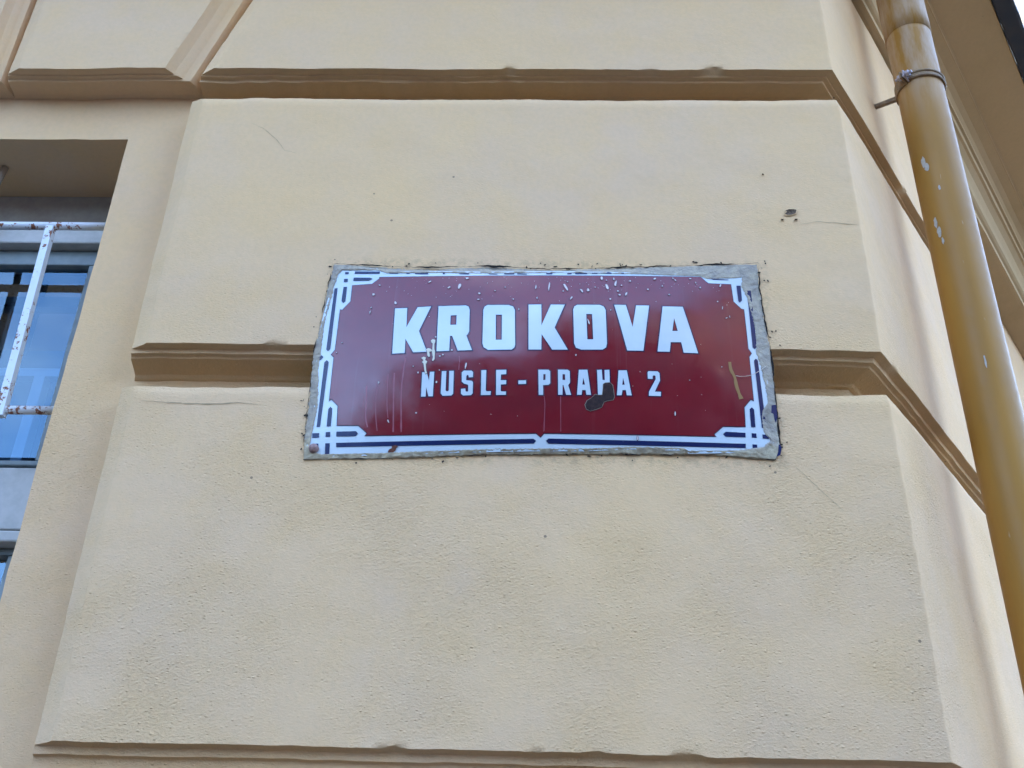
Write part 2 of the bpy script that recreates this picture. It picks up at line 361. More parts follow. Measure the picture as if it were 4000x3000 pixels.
# ------------------------------------------------------------------ the corner building
bld = empty("apartment_building", (0, .2, 0))
tag(bld, "cream plastered corner house with raised rusticated blocks and cornice, carrying the red street sign", "building")
WX0, WX1, WZ0, WZ1 = -1.36, -.700, -.35, 1.171
def edge(s, z):
    on_v = abs(s-WX1) < .001 and WZ0 < z < WZ1+.001; on_h = abs(z-WZ1) < .001 and s <= WX1+.001
    return (.0020*nz(z*22, 4, 1) if on_v else 0), (.0020*nz(s*22, 8, 1) if on_h else 0)
def base_wall():
    ss = [-22.0, -8.0, -2.6, -2.0, WX0] + samples(WX0, WX1, .03)[1:] + samples(WX1, SCN, .03)[1:] + samples(SCN, 1.8, .05)[1:] + [2.5, 3.5, 5, 8, 20, 34]
    zs = [-1.6, -1.0, WZ0] + samples(WZ0, WZ1, .03)[1:] + samples(WZ1, 1.76, .03)[1:] + [2.5, 4, 8, 20.4]
    ss = sorted(set(round(x, 6) for x in ss)); zs = sorted(set(round(x, 6) for x in zs))
    v = []; f = []; id_ = {}
    for j, z in enumerate(zs):
        for i, s in enumerate(ss):
            dx, dz = edge(s, z)
            id_[i, j] = len(v); v.append(PM(s if abs(s-SCN) < 1e-4 else s+dx, z+dz, BASE + (face_off(s, z) if -1 < z < 2 else 0)))
    for j in range(len(zs)-1):
        for i in range(len(ss)-1):
            cs, cz = (ss[i]+ss[i+1])/2, (zs[j]+zs[j+1])/2
            if WX0 < cs < WX1 and WZ0 < cz < WZ1: continue
            f.append((id_[i, j], id_[i+1, j], id_[i+1, j+1], id_[i, j+1]))
    # reveals and lintel soffit of the window
    def strip(pts0, yb):
        b = len(v); yf = [PM(s+edge(s, z)[0], z+edge(s, z)[1], BASE+face_off(s, z)) for s, z in pts0]
        n = len(pts0)
        for q, (s, z) in enumerate(pts0):
            v.append(yf[q]); v.append(V3((s, yb, z+CH)))
        for q in range(n-1): f.append((b+2*q, b+2*q+1, b+2*q+3, b+2*q+2))
    strip([(WX1, z) for z in samples(WZ0, WZ1, .03)], .33)
    strip([(s, WZ1) for s in samples(WX1, WX0, .03)], .33)
    strip([(WX0, z) for z in samples(WZ1, WZ0, .03)], .33)
    strip([(s, WZ0) for s in samples(WX0, WX1, .03)], .33)
    return link_mesh("wall", v, f, M_WALL, bld)
base_wall()
MID = [0, .0004, .0010, .0018, .0021, .0085, .0092, .0100, .0122, .0150, .0180, .0212, .0220, .0250, .0275]
b = block("wall_block", bld, -.557, 0, -.428, 0, 1.271, 1.655, wrap=1.40, olef=OLEF, seed=3.1, lump=2.6)
tag(b, "top block with a slanted left end above the upper groove")
b = block("wall_block", bld, -.562, 0, -.562, 0, .7405, 1.1955, wrap=1.40, obot=MID, seed=9.7, lump=1.8)
LOW = [0, .0004, .0010, .0028, .0036, .0120, .0136, .0150, .0290, .0330, .0365, .0400, .0420, .0480, .0530]
b = block("wall_block", bld, -.562, 0, -.562, 0, .206, .662, wrap=1.40, obot=LOW, seed=5.2, lump=1.4)
b = block("wall_block", bld, -.562, 0, -.562, 0, -.33, .128, wrap=1.40, seed=1.2, step=.012)
b = block("wall_block", bld, -.562, 0, -.562, 0, -.87, -.41, wrap=1.40, seed=8.2, step=.02)
RSL = [0, .0008, .0024, .0105, .0120, .0165, .0240, .0255, .0385, .0440, .0465, .0480, .0490, .0500, .0510]
v = block("keystone_block", bld, -.8835, -.638, -.876, -.524, 1.2705, 1.655, olef=OLEF, orig=RSL, seed=14.2, lump=.7)
v = block("keystone_block", bld, -1.20, -.9495, -1.31, -.9495, 1.2705, 1.655, olef=OBOT, orig=[x*.7 for x in RSL], seed=21.2, lump=.6)

# cornice: one swept profile round the corner
def cornice():
    prof = [(-.060, 1.676), (.0, 1.687), (.010, 1.690), (.011, 1.704), (.017, 1.707), (.022, 1.711), (.026, 1.722), (.034, 1.740), (.046, 1.750), (.052, 1.752), (.054, 1.765),
            (.060, 1.766), (.0605, 1.778), (.066, 1.790), (.078, 1.800), (.098, 1.806), (.1005, 1.806), (.101, 1.812), (.104, 1.814), (.206, 1.834), (.2075, 1.832), (.208, 1.85), (.208, 1.90), (-.060, 1.93)]
    ss = [-22, -2.6, -2, -1.2, -.6, -.2, .1, .3, SCN-.004, SCN, SCN+.004] + samples(SCN+.05, 2.6, .05) + [3.5, 5, 8, 34]
    v = []; f = []; n = len(prof)
    for s in ss:
        for (d, z) in prof:
            wv = .0010*nz(s*9, z*40, d*40) if s > .5 else 0
            v.append(PM(s, z+wv, d+wv*.6))
    for i in range(len(ss)-1):
        for k in range(n-1): f.append((i*n+k, (i+1)*n+k, (i+1)*n+k+1, i*n+k+1))
    c = link_mesh("cornice", v, f, M_CORN, bld, False)
    prof = [(.2095, 1.836), (.214, 1.833), (.243, 1.836), (.2485, 1.838), (.2485, 1.856), (.245, 1.858), (.2095, 1.862)]
    v = []; f = []; n = len(prof)
    ss = [-22, -2.6, -1, 0, SCN-.004, SCN, SCN+.004] + samples(SCN+.02, 5.5, .012) + [8, 34]
    for s in ss:
        for q, (d, z) in enumerate(prof):
            wv = (.0022*nz(s*7, 2, 3)+.0020*nz(s*26, 2, 3)+.0012*nz(s*70, 5, 3)) if q in (0, 1, 2, 3, 4) else 0
            v.append(PM(s, z, d+wv))
    for i in range(len(ss)-1):
        for k in range(n): f.append((i*n+k, (i+1)*n+k, (i+1)*n+(k+1) % n, i*n+(k+1) % n))
    link_mesh("drip_edge", v, f, M_DRIPEDGE, c, False)
cornice()

# window: frame > panes, sashes, transom board, blind
fr = MB(CH)
fr.box(WX0, WX1, .207, .30, 1.075, WZ1-.001, 1)
fr.box(WX0+.002, WX1-.002, .158, .24, 1.031, 1.0745, 0, .003)
for x0, x1 in ((WX0+.002, WX0+.05), (-1.045, -.995), (WX1-.045, WX1-.002)): fr.box(x0, x1, .160, .24, WZ0+.01, 1.0305, 0, .003)
win = fr.build("window", [M_FRAME, M_HEAD], bld)
for (x0, x1) in ((WX0+.052, -1.047), (-.993, WX1-.047)):
    s = MB(CH)
    s.box(x0, x1, .178, .205, 1.0, 1.0295, 0, .002); s.box(x0, x1, .176, .205, .630, .6385, 0, .002)
    s.box(x0, x0+.03, .178, .205, .6387, .9998, 0, .002); s.box(x1-.025, x1, .178, .205, .6387, .9998, 0, .002)
    so = s.build("sash", M_SASH, win)
    p = MB(CH); p.box(x0+.028, x1-.022, .190, .194, .637, 1.002); p.build("pane", M_GLASS, win)
    p = MB(CH); p.box(x0+.028, x1-.022, .196, .200, -.32, .489); p.build("pane", M_GLASS, win)
    s = MB(CH); s.box(x0, x1, .178, .205, .4895, .4995, 0, .002); s.box(x0, x0+.03, .178, .205, -.33, .489, 0, .002); s.box(x1-.025, x1, .178, .205, -.33, .489, 0, .002)
    s.build("sash", M_SASH, win)
    t = MB(CH); t.box(x0, x1, .164, .22, .5235, .621, 0, .002); t.box(x0, x1, .152, .22, .5005, .518, 0, .003); t.box(x0, x1, .196, .22, .518, .5235); t.box(x0, x1, .200, .22, .621, .630)
    t.build("transom_board", M_FRAME, win)
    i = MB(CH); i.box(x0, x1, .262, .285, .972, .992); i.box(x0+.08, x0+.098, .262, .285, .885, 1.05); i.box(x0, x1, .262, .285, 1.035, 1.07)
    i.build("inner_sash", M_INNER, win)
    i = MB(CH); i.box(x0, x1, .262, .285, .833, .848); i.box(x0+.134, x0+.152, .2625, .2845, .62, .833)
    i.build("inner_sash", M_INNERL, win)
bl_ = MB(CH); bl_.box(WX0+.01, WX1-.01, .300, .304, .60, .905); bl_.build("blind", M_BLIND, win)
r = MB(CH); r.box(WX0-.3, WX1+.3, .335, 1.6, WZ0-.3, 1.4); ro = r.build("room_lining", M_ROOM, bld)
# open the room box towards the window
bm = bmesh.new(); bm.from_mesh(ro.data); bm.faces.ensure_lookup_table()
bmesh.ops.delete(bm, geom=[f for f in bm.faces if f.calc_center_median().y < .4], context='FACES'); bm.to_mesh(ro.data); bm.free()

# window grille
GY = .10
g = MB(CH); g.tube([(WX0, GY, 1.0215), (-1.1, GY, 1.0225), (-.9, GY, 1.0215), (WX1+.004, GY, 1.021)], .0068, 14); gr = g.build("window_grille", M_BAR, bld, True)
for dx in (0.0, -.145, -.29, -.435):
    g = MB(CH); g.tube([(-.8075+dx, GY-.002, 1.017), (-.8020+dx, GY-.002, .85), (-.7965+dx, GY-.002, .672)], .0084, 4, tw=.5); g.build("bar", M_BAR, gr)
g = MB(CH); g.tube([(WX0, GY, .683), (WX1+.004, GY, .684)], .0065, 12); g.build("rail", M_BAR, gr, True)
g = MB(CH); g.tube([(-.940, GY+.03, 1.170), (-.945, GY+.02, 1.08), (-.95, GY, 1.026)], .006, 10); g.build("stay", M_HEAD, gr, True)

# plaster marks on the facade: cracks, a drilled pit, pebbles
def ribbon(name, pts, w, mt, parent, lift=.0012, taper=True, jit=.001):
    fine = []
    for a, b in zip(pts[:-1], pts[1:]):
        k = max(2, int((V3((*b, 0))-V3((*a, 0))).length/.004))
        for q in range(k): fine.append((a[0]+(b[0]-a[0])*q/k, a[1]+(b[1]-a[1])*q/k))
    fine.append(pts[-1]); v = []; f = []; n = len(fine)
    for q, (x, z) in enumerate(fine):
        a = fine[max(0, q-1)]; b = fine[min(n-1, q+1)]; t = V3((b[0]-a[0], b[1]-a[1], 0)).normalized(); nn = V3((-t.y, t.x, 0))
        j = jit*(nz(x*60, z*60, 1)+.6*nz(x*190, z*190, 3)); ww = w*(.25+1.0*abs(nz(x*75, z*75, 6)))*(math.sin(math.pi*(q+.3)/n)**.4 if taper else 1)
        for sg in (-1, 1):
            xx = x+nn.x*(j+sg*ww); zz = z+nn.y*(j+sg*ww); v.append(PM(xx, zz, face_off(x, z)+lift))
    for q in range(n-1): f.append((2*q, 2*q+1, 2*q+3, 2*q+2))
    return v, f
def ribbons(name, lst, mt, parent):
    for pts, w_, l_ in lst:
        mb = MB(); v, f = ribbon(name, pts, w_, mt, parent, l_); mb.add(v, f); mb.build(name, mt, parent)
ribbons("crack", [([(-.475, 1.150), (-.455, 1.140), (-.432, 1.118), (-.415, 1.095), (-.395, 1.089)], .0006, .0005), ([(.365, .955), (.392, .960), (.425, .957), (.448, .955)], .0008, .0006),
                  ([(.318, .566), (.345, .535), (.372, .505)], .0007, .0006), ([(-.548, .6485), (-.50, .6455), (-.455, .645), (-.415, .6475), (-.39, .645)], .0011, .0008)], M_CRACK, bld)
def pit(x, z, r, mt):
    v = []; f = []; n = 14; rad = [1.25, 1.02, .98, .55, 0.05]; dep = [.0000, .0006, .0004, -.0004, -.001]
    for q, (rr, dd) in enumerate(zip(rad, dep)):
        for k in range(n):
            th = 2*math.pi*k/n; jr = r*rr*(1+.75*nz(1.3*math.cos(th)+5, 1.3*math.sin(th), x*9+z*31))
            v.append(PM(x+jr*math.cos(th), z+jr*math.sin(th)*.9, face_off(x, z)+dd+.0016))
    mi = []
    for q in range(len(rad)-1):
        for k in range(n): f.append((q*n+k, q*n+(k+1) % n, (q+1)*n+(k+1) % n, (q+1)*n+k)); mi.append(0 if q < 1 else 1)
    return link_mesh("plaster_hole", v, f, [M_WALL, mt], bld, False, mi)
pit(.354, .9766, .0075, M_PIT)
pit(.341, .962, .0018, M_PIT); pit(.361, .9625, .0020, M_PIT); pit(.321, 1.049, .0016, M_PIT)

# ------------------------------------------------------------------ mortar bed round the sign
D_LETTERS = {"K1":[[[-205.3,67.7],[-188.2,67.7],[-187.0,34.6],[-173.4,68.4],[-154.5,69.1],[-169.0,27.6],[-156.1,-6.5],[-174.8,-6.7],[-187.0,15.7],[-186.5,-7.1],[-203.7,-7.5]]],"R1":[[[-144.1,69.1],[-106.0,69.4],[-102.0,67.1],[-100.2,61.0],[-99.5,25.1],[-100.6,21.0],[-103.0,17.5],[-94.6,-5.8],[-113.9,-6.0],[-122.5,17.8],[-125.5,17.9],[-125.7,-6.1],[-142.8,-6.3]],[[-126.3,52.3],[-117.9,52.6],[-117.7,36.1],[-126.0,36.2]]],"O1":[[[-75.3,69.4],[-46.1,68.9],[-40.0,66.2],[-37.3,59.8],[-36.1,1.3],[-37.3,-3.1],[-40.6,-6.0],[-72.8,-6.0],[-78.8,-1.5],[-80.6,4.5],[-81.1,60.5],[-79.5,66.5]],[[-63.5,52.0],[-55.0,51.9],[-54.4,9.8],[-62.7,9.9]]],"K2":[[[-18.4,69.3],[-0.7,69.5],[-0.5,33.1],[12.6,69.3],[32.0,69.3],[17.5,29.3],[35.0,-6.2],[13.9,-6.2],[-0.3,18.6],[-0.7,-6.2],[-17.9,-6.1]]],"O2":[[[49.3,69.1],[80.1,69.5],[86.0,66.3],[88.2,60.4],[88.2,4.5],[86.8,-1.9],[82.1,-5.4],[52.9,-6.0],[46.3,-3.0],[43.7,3.8],[43.5,60.8],[45.4,66.3]],[[61.3,52.9],[69.4,53.0],[69.8,10.6],[61.7,10.5]]],"V":[[[100.5,69.9],[116.6,70.0],[124.2,32.2],[130.9,69.6],[148.9,69.8],[137.1,-5.8],[115.2,-6.0]]],"A1":[[[167.7,69.0],[195.7,69.5],[211.2,-6.5],[191.8,-6.5],[189.3,9.9],[175.0,9.4],[172.8,-5.9],[156.2,-6.3]],[[182.3,49.5],[185.9,28.0],[178.4,27.6]]],"N":[[[-160.7,-38.1],[-154.7,-38.1],[-150.9,-51.0],[-150.3,-37.8],[-144.4,-37.7],[-144.7,-73.9],[-150.6,-73.9],[-154.2,-60.6],[-154.3,-74.1],[-160.5,-74.1]]],"U":[[[-134.1,-37.4],[-128.1,-37.2],[-128.0,-65.8],[-126.5,-67.3],[-124.9,-67.2],[-123.7,-65.9],[-124.1,-37.2],[-118.0,-37.1],[-117.7,-70.9],[-119.9,-73.3],[-131.6,-73.5],[-134.3,-70.1]]],"S":[[[-104.4,-37.2],[-94.0,-37.4],[-91.9,-39.8],[-91.9,-47.1],[-97.4,-47.5],[-97.9,-44.7],[-99.2,-43.5],[-100.8,-45.1],[-101.0,-51.5],[-93.5,-52.5],[-91.7,-54.4],[-91.6,-70.5],[-93.8,-73.3],[-104.5,-73.6],[-107.2,-71.1],[-107.4,-64.0],[-101.6,-63.6],[-101.2,-67.7],[-98.9,-68.4],[-97.7,-67.3],[-97.9,-59.2],[-98.8,-57.9],[-103.3,-56.7],[-106.7,-53.6],[-107.2,-39.9]]],"L":[[[-80.9,-37.2],[-74.3,-37.0],[-74.4,-66.3],[-73.4,-68.1],[-67.5,-68.1],[-67.9,-73.4],[-80.6,-73.4]]],"E":[[[-61.0,-37.0],[-47.4,-36.7],[-47.5,-43.4],[-54.5,-43.8],[-54.8,-52.0],[-47.3,-52.3],[-47.4,-58.1],[-54.5,-58.5],[-54.5,-67.4],[-53.7,-68.4],[-47.3,-68.7],[-47.5,-73.3],[-60.5,-73.5]]],"-":[[[-31.1,-52.8],[-20.9,-52.6],[-20.8,-57.8],[-31.1,-58.1]]],"P":[[[-4.6,-37.0],[8.7,-37.0],[11.3,-39.3],[11.2,-56.9],[9.0,-59.2],[1.8,-59.6],[1.8,-73.5],[-4.1,-73.5]],[[2.1,-43.6],[5.0,-43.6],[4.9,-52.0],[1.9,-52.3]]],"R2":[[[21.7,-36.9],[34.2,-36.8],[37.3,-39.1],[37.5,-55.9],[35.0,-59.5],[38.8,-73.4],[32.2,-73.4],[28.7,-59.5],[27.6,-59.5],[27.4,-73.4],[21.6,-73.4]],[[27.7,-43.5],[31.0,-43.7],[31.2,-52.2],[27.5,-51.9]]],"A2":[[[49.5,-36.9],[60.8,-36.6],[65.0,-73.0],[59.0,-73.1],[58.0,-66.4],[53.5,-66.4],[52.6,-73.2],[46.5,-73.2]],[[55.1,-48.5],[57.3,-58.6],[53.8,-58.6]]],"H":[[[73.8,-36.8],[80.0,-36.3],[80.7,-51.3],[83.7,-51.7],[83.7,-36.7],[90.3,-36.2],[90.1,-72.7],[84.0,-72.8],[83.8,-58.9],[80.8,-58.9],[80.2,-72.7],[74.2,-72.7]]],"A3":[[[102.5,-36.9],[113.4,-36.5],[118.7,-73.0],[112.3,-73.0],[111.2,-65.5],[106.7,-65.6],[105.5,-73.1],[99.3,-73.1]],[[108.1,-47.6],[110.0,-57.9],[106.7,-58.0]]],"2":[[[142.7,-37.0],[154.7,-36.9],[157.0,-39.3],[157.3,-50.3],[149.6,-66.8],[157.7,-67.0],[157.2,-73.1],[141.4,-73.0],[141.8,-67.3],[151.5,-48.7],[151.5,-43.7],[149.4,-42.8],[147.7,-44.2],[147.4,-48.4],[141.1,-48.1],[141.2,-38.9]]]}
D_RED = [[-232.1,125.5],[-231.9,123.5],[-242.1,113.3],[-270.1,111.7],[-269.8,84.2],[-280.8,69.4],[-283.5,70.1],[-284.1,4.1],[-288.9,-3.0],[-284.7,-7.7],[-284.4,-74.4],[-282.1,-72.2],[-271.7,-83.3],[-270.3,-111.9],[-241.8,-112.6],[-229.0,-124.2],[-231.0,-127.2],[-7.3,-125.1],[-1.6,-130.0],[2.8,-125.1],[225.4,-127.3],[223.6,-124.6],[236.5,-113.0],[265.5,-112.8],[266.5,-84.6],[276.7,-72.3],[279.9,-74.0],[280.6,-7.1],[284.3,-1.5],[280.5,5.6],[280.9,69.5],[277.5,70.3],[267.4,82.4],[266.8,112.0],[235.3,112.6],[225.0,124.3]]
D_BARS = [[[-296.2,108.2],[-291.7,108.5],[-291.7,5.7],[-294.9,2.4],[-297.4,5.6]],[[-297.9,-14.8],[-294.8,-11.4],[-291.8,-14.7],[-293.4,-113.8],[-298.1,-113.9]],[[-283.4,110.3],[-278.3,110.3],[-278.1,84.6],[-280.9,81.6],[-283.8,85.5]],[[-284.8,-87.8],[-282.2,-84.3],[-279.4,-87.1],[-279.1,-113.1],[-284.7,-113.4]],[[-283.6,136.8],[-278.2,136.7],[-278.1,133.1],[-283.4,132.9]],[[-283.8,124.6],[-278.3,124.6],[-278.3,118.9],[-284.0,118.9]],[[-269.5,137.7],[-232.7,136.9],[-233.2,132.5],[-269.5,133.1]],[[-270.2,126.4],[-246.9,125.7],[-242.2,123.3],[-247.7,120.0],[-270.1,120.3]],[[-302.8,-122.9],[-293.5,-122.8],[-293.2,-129.4],[-302.2,-129.7]],[[-284.9,-121.5],[-279.0,-121.4],[-278.5,-128.3],[-284.6,-128.6]],[[-299.1,-138.3],[-293.0,-138.0],[-292.7,-144.1],[-299.3,-144.0]],[[-284.0,-137.8],[-278.1,-137.6],[-277.2,-153.3],[-282.9,-153.3]],[[-270.7,-121.3],[-244.8,-120.9],[-241.7,-124.0],[-244.3,-128.1],[-270.3,-128.2]],[[-269.7,-137.2],[-10.9,-132.8],[-7.3,-135.6],[-10.5,-139.0],[-269.2,-143.3]],[[-303.1,-2.9],[-300.1,-6.1],[-303.9,-11.3],[-307.2,-9.0]],[[5.3,-135.6],[8.9,-132.4],[264.5,-137.3],[264.0,-143.3],[8.9,-139.2]],[[236.1,-124.2],[239.9,-120.9],[265.5,-121.9],[264.9,-128.2],[239.0,-127.9]],[[273.5,-122.3],[279.5,-122.4],[279.5,-128.8],[273.1,-128.4]],[[273.0,-138.0],[279.0,-138.4],[278.8,-144.4],[272.8,-144.5]],[[287.2,-123.7],[295.3,-124.0],[295.4,-130.2],[287.3,-129.5]],[[274.0,-87.5],[277.2,-84.6],[280.0,-87.7],[279.3,-113.3],[273.6,-113.7]],[[287.2,-13.1],[290.1,-9.5],[292.7,-12.7],[293.4,-114.2],[287.7,-114.4]],[[274.9,110.5],[281.1,110.9],[280.5,85.2],[276.8,81.3],[275.0,84.4]],[[289.0,102.6],[294.8,102.9],[293.3,9.0],[290.3,5.3],[287.6,8.1]],[[238.0,122.9],[243.6,122.1],[265.0,121.1],[264.5,120.0],[243.4,120.1]],[[47.1,131.3],[64.7,131.4],[64.6,128.6],[47.9,128.3]],[[71.7,131.4],[78.7,131.4],[79.5,129.1],[71.2,128.9]],[[87.9,129.6],[94.6,132.7],[99.4,131.5],[99.3,129.0]],[[6.1,131.4],[15.4,130.7],[14.5,128.2],[6.6,128.2]],[[36.5,130.0],[42.7,130.7],[42.2,128.2],[36.0,128.1]],[[113.0,131.6],[117.0,131.6],[116.9,129.2],[112.5,129.1]],[[-175.1,133.4],[-163.6,133.8],[-162.4,130.1],[-174.9,130.4]],[[-142.2,133.5],[-138.6,132.8],[-138.9,129.7],[-141.8,129.8]],[[-118.1,130.6],[-109.3,131.7],[-103.9,131.0],[-104.3,129.0],[-118.0,129.5]],[[-75.6,130.0],[-63.2,129.5],[-63.3,128.3],[-75.1,128.5]],[[-53.5,130.7],[-39.4,130.3],[-38.9,128.2],[-53.9,128.3]],[[-35.4,130.0],[-21.3,129.4],[-21.3,127.8],[-35.4,128.3]],[[-220.0,135.5],[-206.6,135.2],[-206.3,131.9],[-218.9,132.5]],[[-194.9,133.8],[-190.5,134.3],[-189.3,131.3],[-194.2,131.4]],[[-182.3,132.9],[-169.0,133.3],[-168.8,130.5],[-181.7,130.8]]]
D_RUST = [[[81.5,-57.6],[84.0,-55.8],[90.2,-55.2],[93.8,-58.7],[94.8,-65.8],[95.8,-75.5],[94.0,-79.9],[85.9,-81.3],[81.7,-83.1],[78.7,-90.4],[71.8,-93.1],[63.7,-95.7],[58.8,-93.2],[56.9,-87.2],[59.8,-81.2],[65.6,-77.7],[70.6,-72.4],[74.6,-73.6],[79.9,-73.1],[81.0,-64.3]],[[-200.5,-149.4],[-198.7,-146.9],[-195.5,-145.3],[-196.0,-142.8],[-190.9,-141.1],[-186.7,-143.6],[-189.8,-145.3],[-190.5,-148.6],[-193.6,-151.1],[-200.0,-151.5]]]
D_DRIPS = [[[-151.5,11.1],[-149.1,13.0],[-145.4,11.6],[-145.3,7.9],[-146.3,5.4],[-145.9,-3.4],[-144.9,-6.4],[-144.9,-19.0],[-146.9,-21.8],[-148.2,-20.3],[-147.2,-16.0],[-149.3,-6.2],[-148.7,-3.3],[-148.7,6.0],[-150.5,7.6]],[[-157.6,-3.0],[-154.3,-1.2],[-151.2,-2.3],[-149.5,-3.8],[-149.3,-6.2],[-152.7,-7.1],[-151.5,-14.4],[-153.1,-15.3],[-154.9,-12.8],[-155.9,-6.0]],[[-163.2,-16.4],[-159.9,-14.4],[-156.8,-16.1],[-157.7,-19.9],[-154.9,-21.9],[-154.6,-23.0],[-156.5,-25.3],[-155.4,-35.7],[-154.1,-40.0],[-156.0,-41.0],[-157.6,-36.6],[-159.6,-25.2],[-161.7,-22.8],[-159.8,-20.0]]]
D_OCHRE = [[253.3,-17.7],[254.0,-29.6],[258.0,-40.8],[259.3,-53.8],[261.7,-64.8],[264.2,-73.3]]
D_HAIR = [[259.9,-38.8],[264.7,-40.4],[271.4,-40.9],[279.9,-39.0],[286.1,-35.7],[290.7,-32.1],[296.3,-27.4],[302.0,-21.7]]
D_STREAKS = [[[-235.4,-55.3],[-234.0,-78.4],[-233.1,-101.8],[-229.6,-115.9]],[[-221.8,-51.3],[-221.0,-78.8],[-219.5,-101.2],[-216.5,-121.3]],[[-207.0,-38.9],[-206.9,-59.3],[-205.6,-84.7],[-203.2,-103.3]],[[-198.7,-37.3],[-198.0,-61.5],[-196.7,-88.5],[-195.1,-123.3]],[[-184.9,-15.1],[-186.9,-43.5],[-187.4,-70.9],[-185.4,-106.3],[-184.5,-123.5]],[[2.8,-73.7],[4.0,-86.7],[3.2,-122.6]],[[24.9,-75.4],[24.8,-90.9],[24.8,-123.4]],[[2.9,-74.6],[4.1,-87.5],[2.5,-123.5]],[[-111.9,-14.2],[-110.7,-24.8]],[[-111.1,-25.3],[-111.4,-35.6]]]
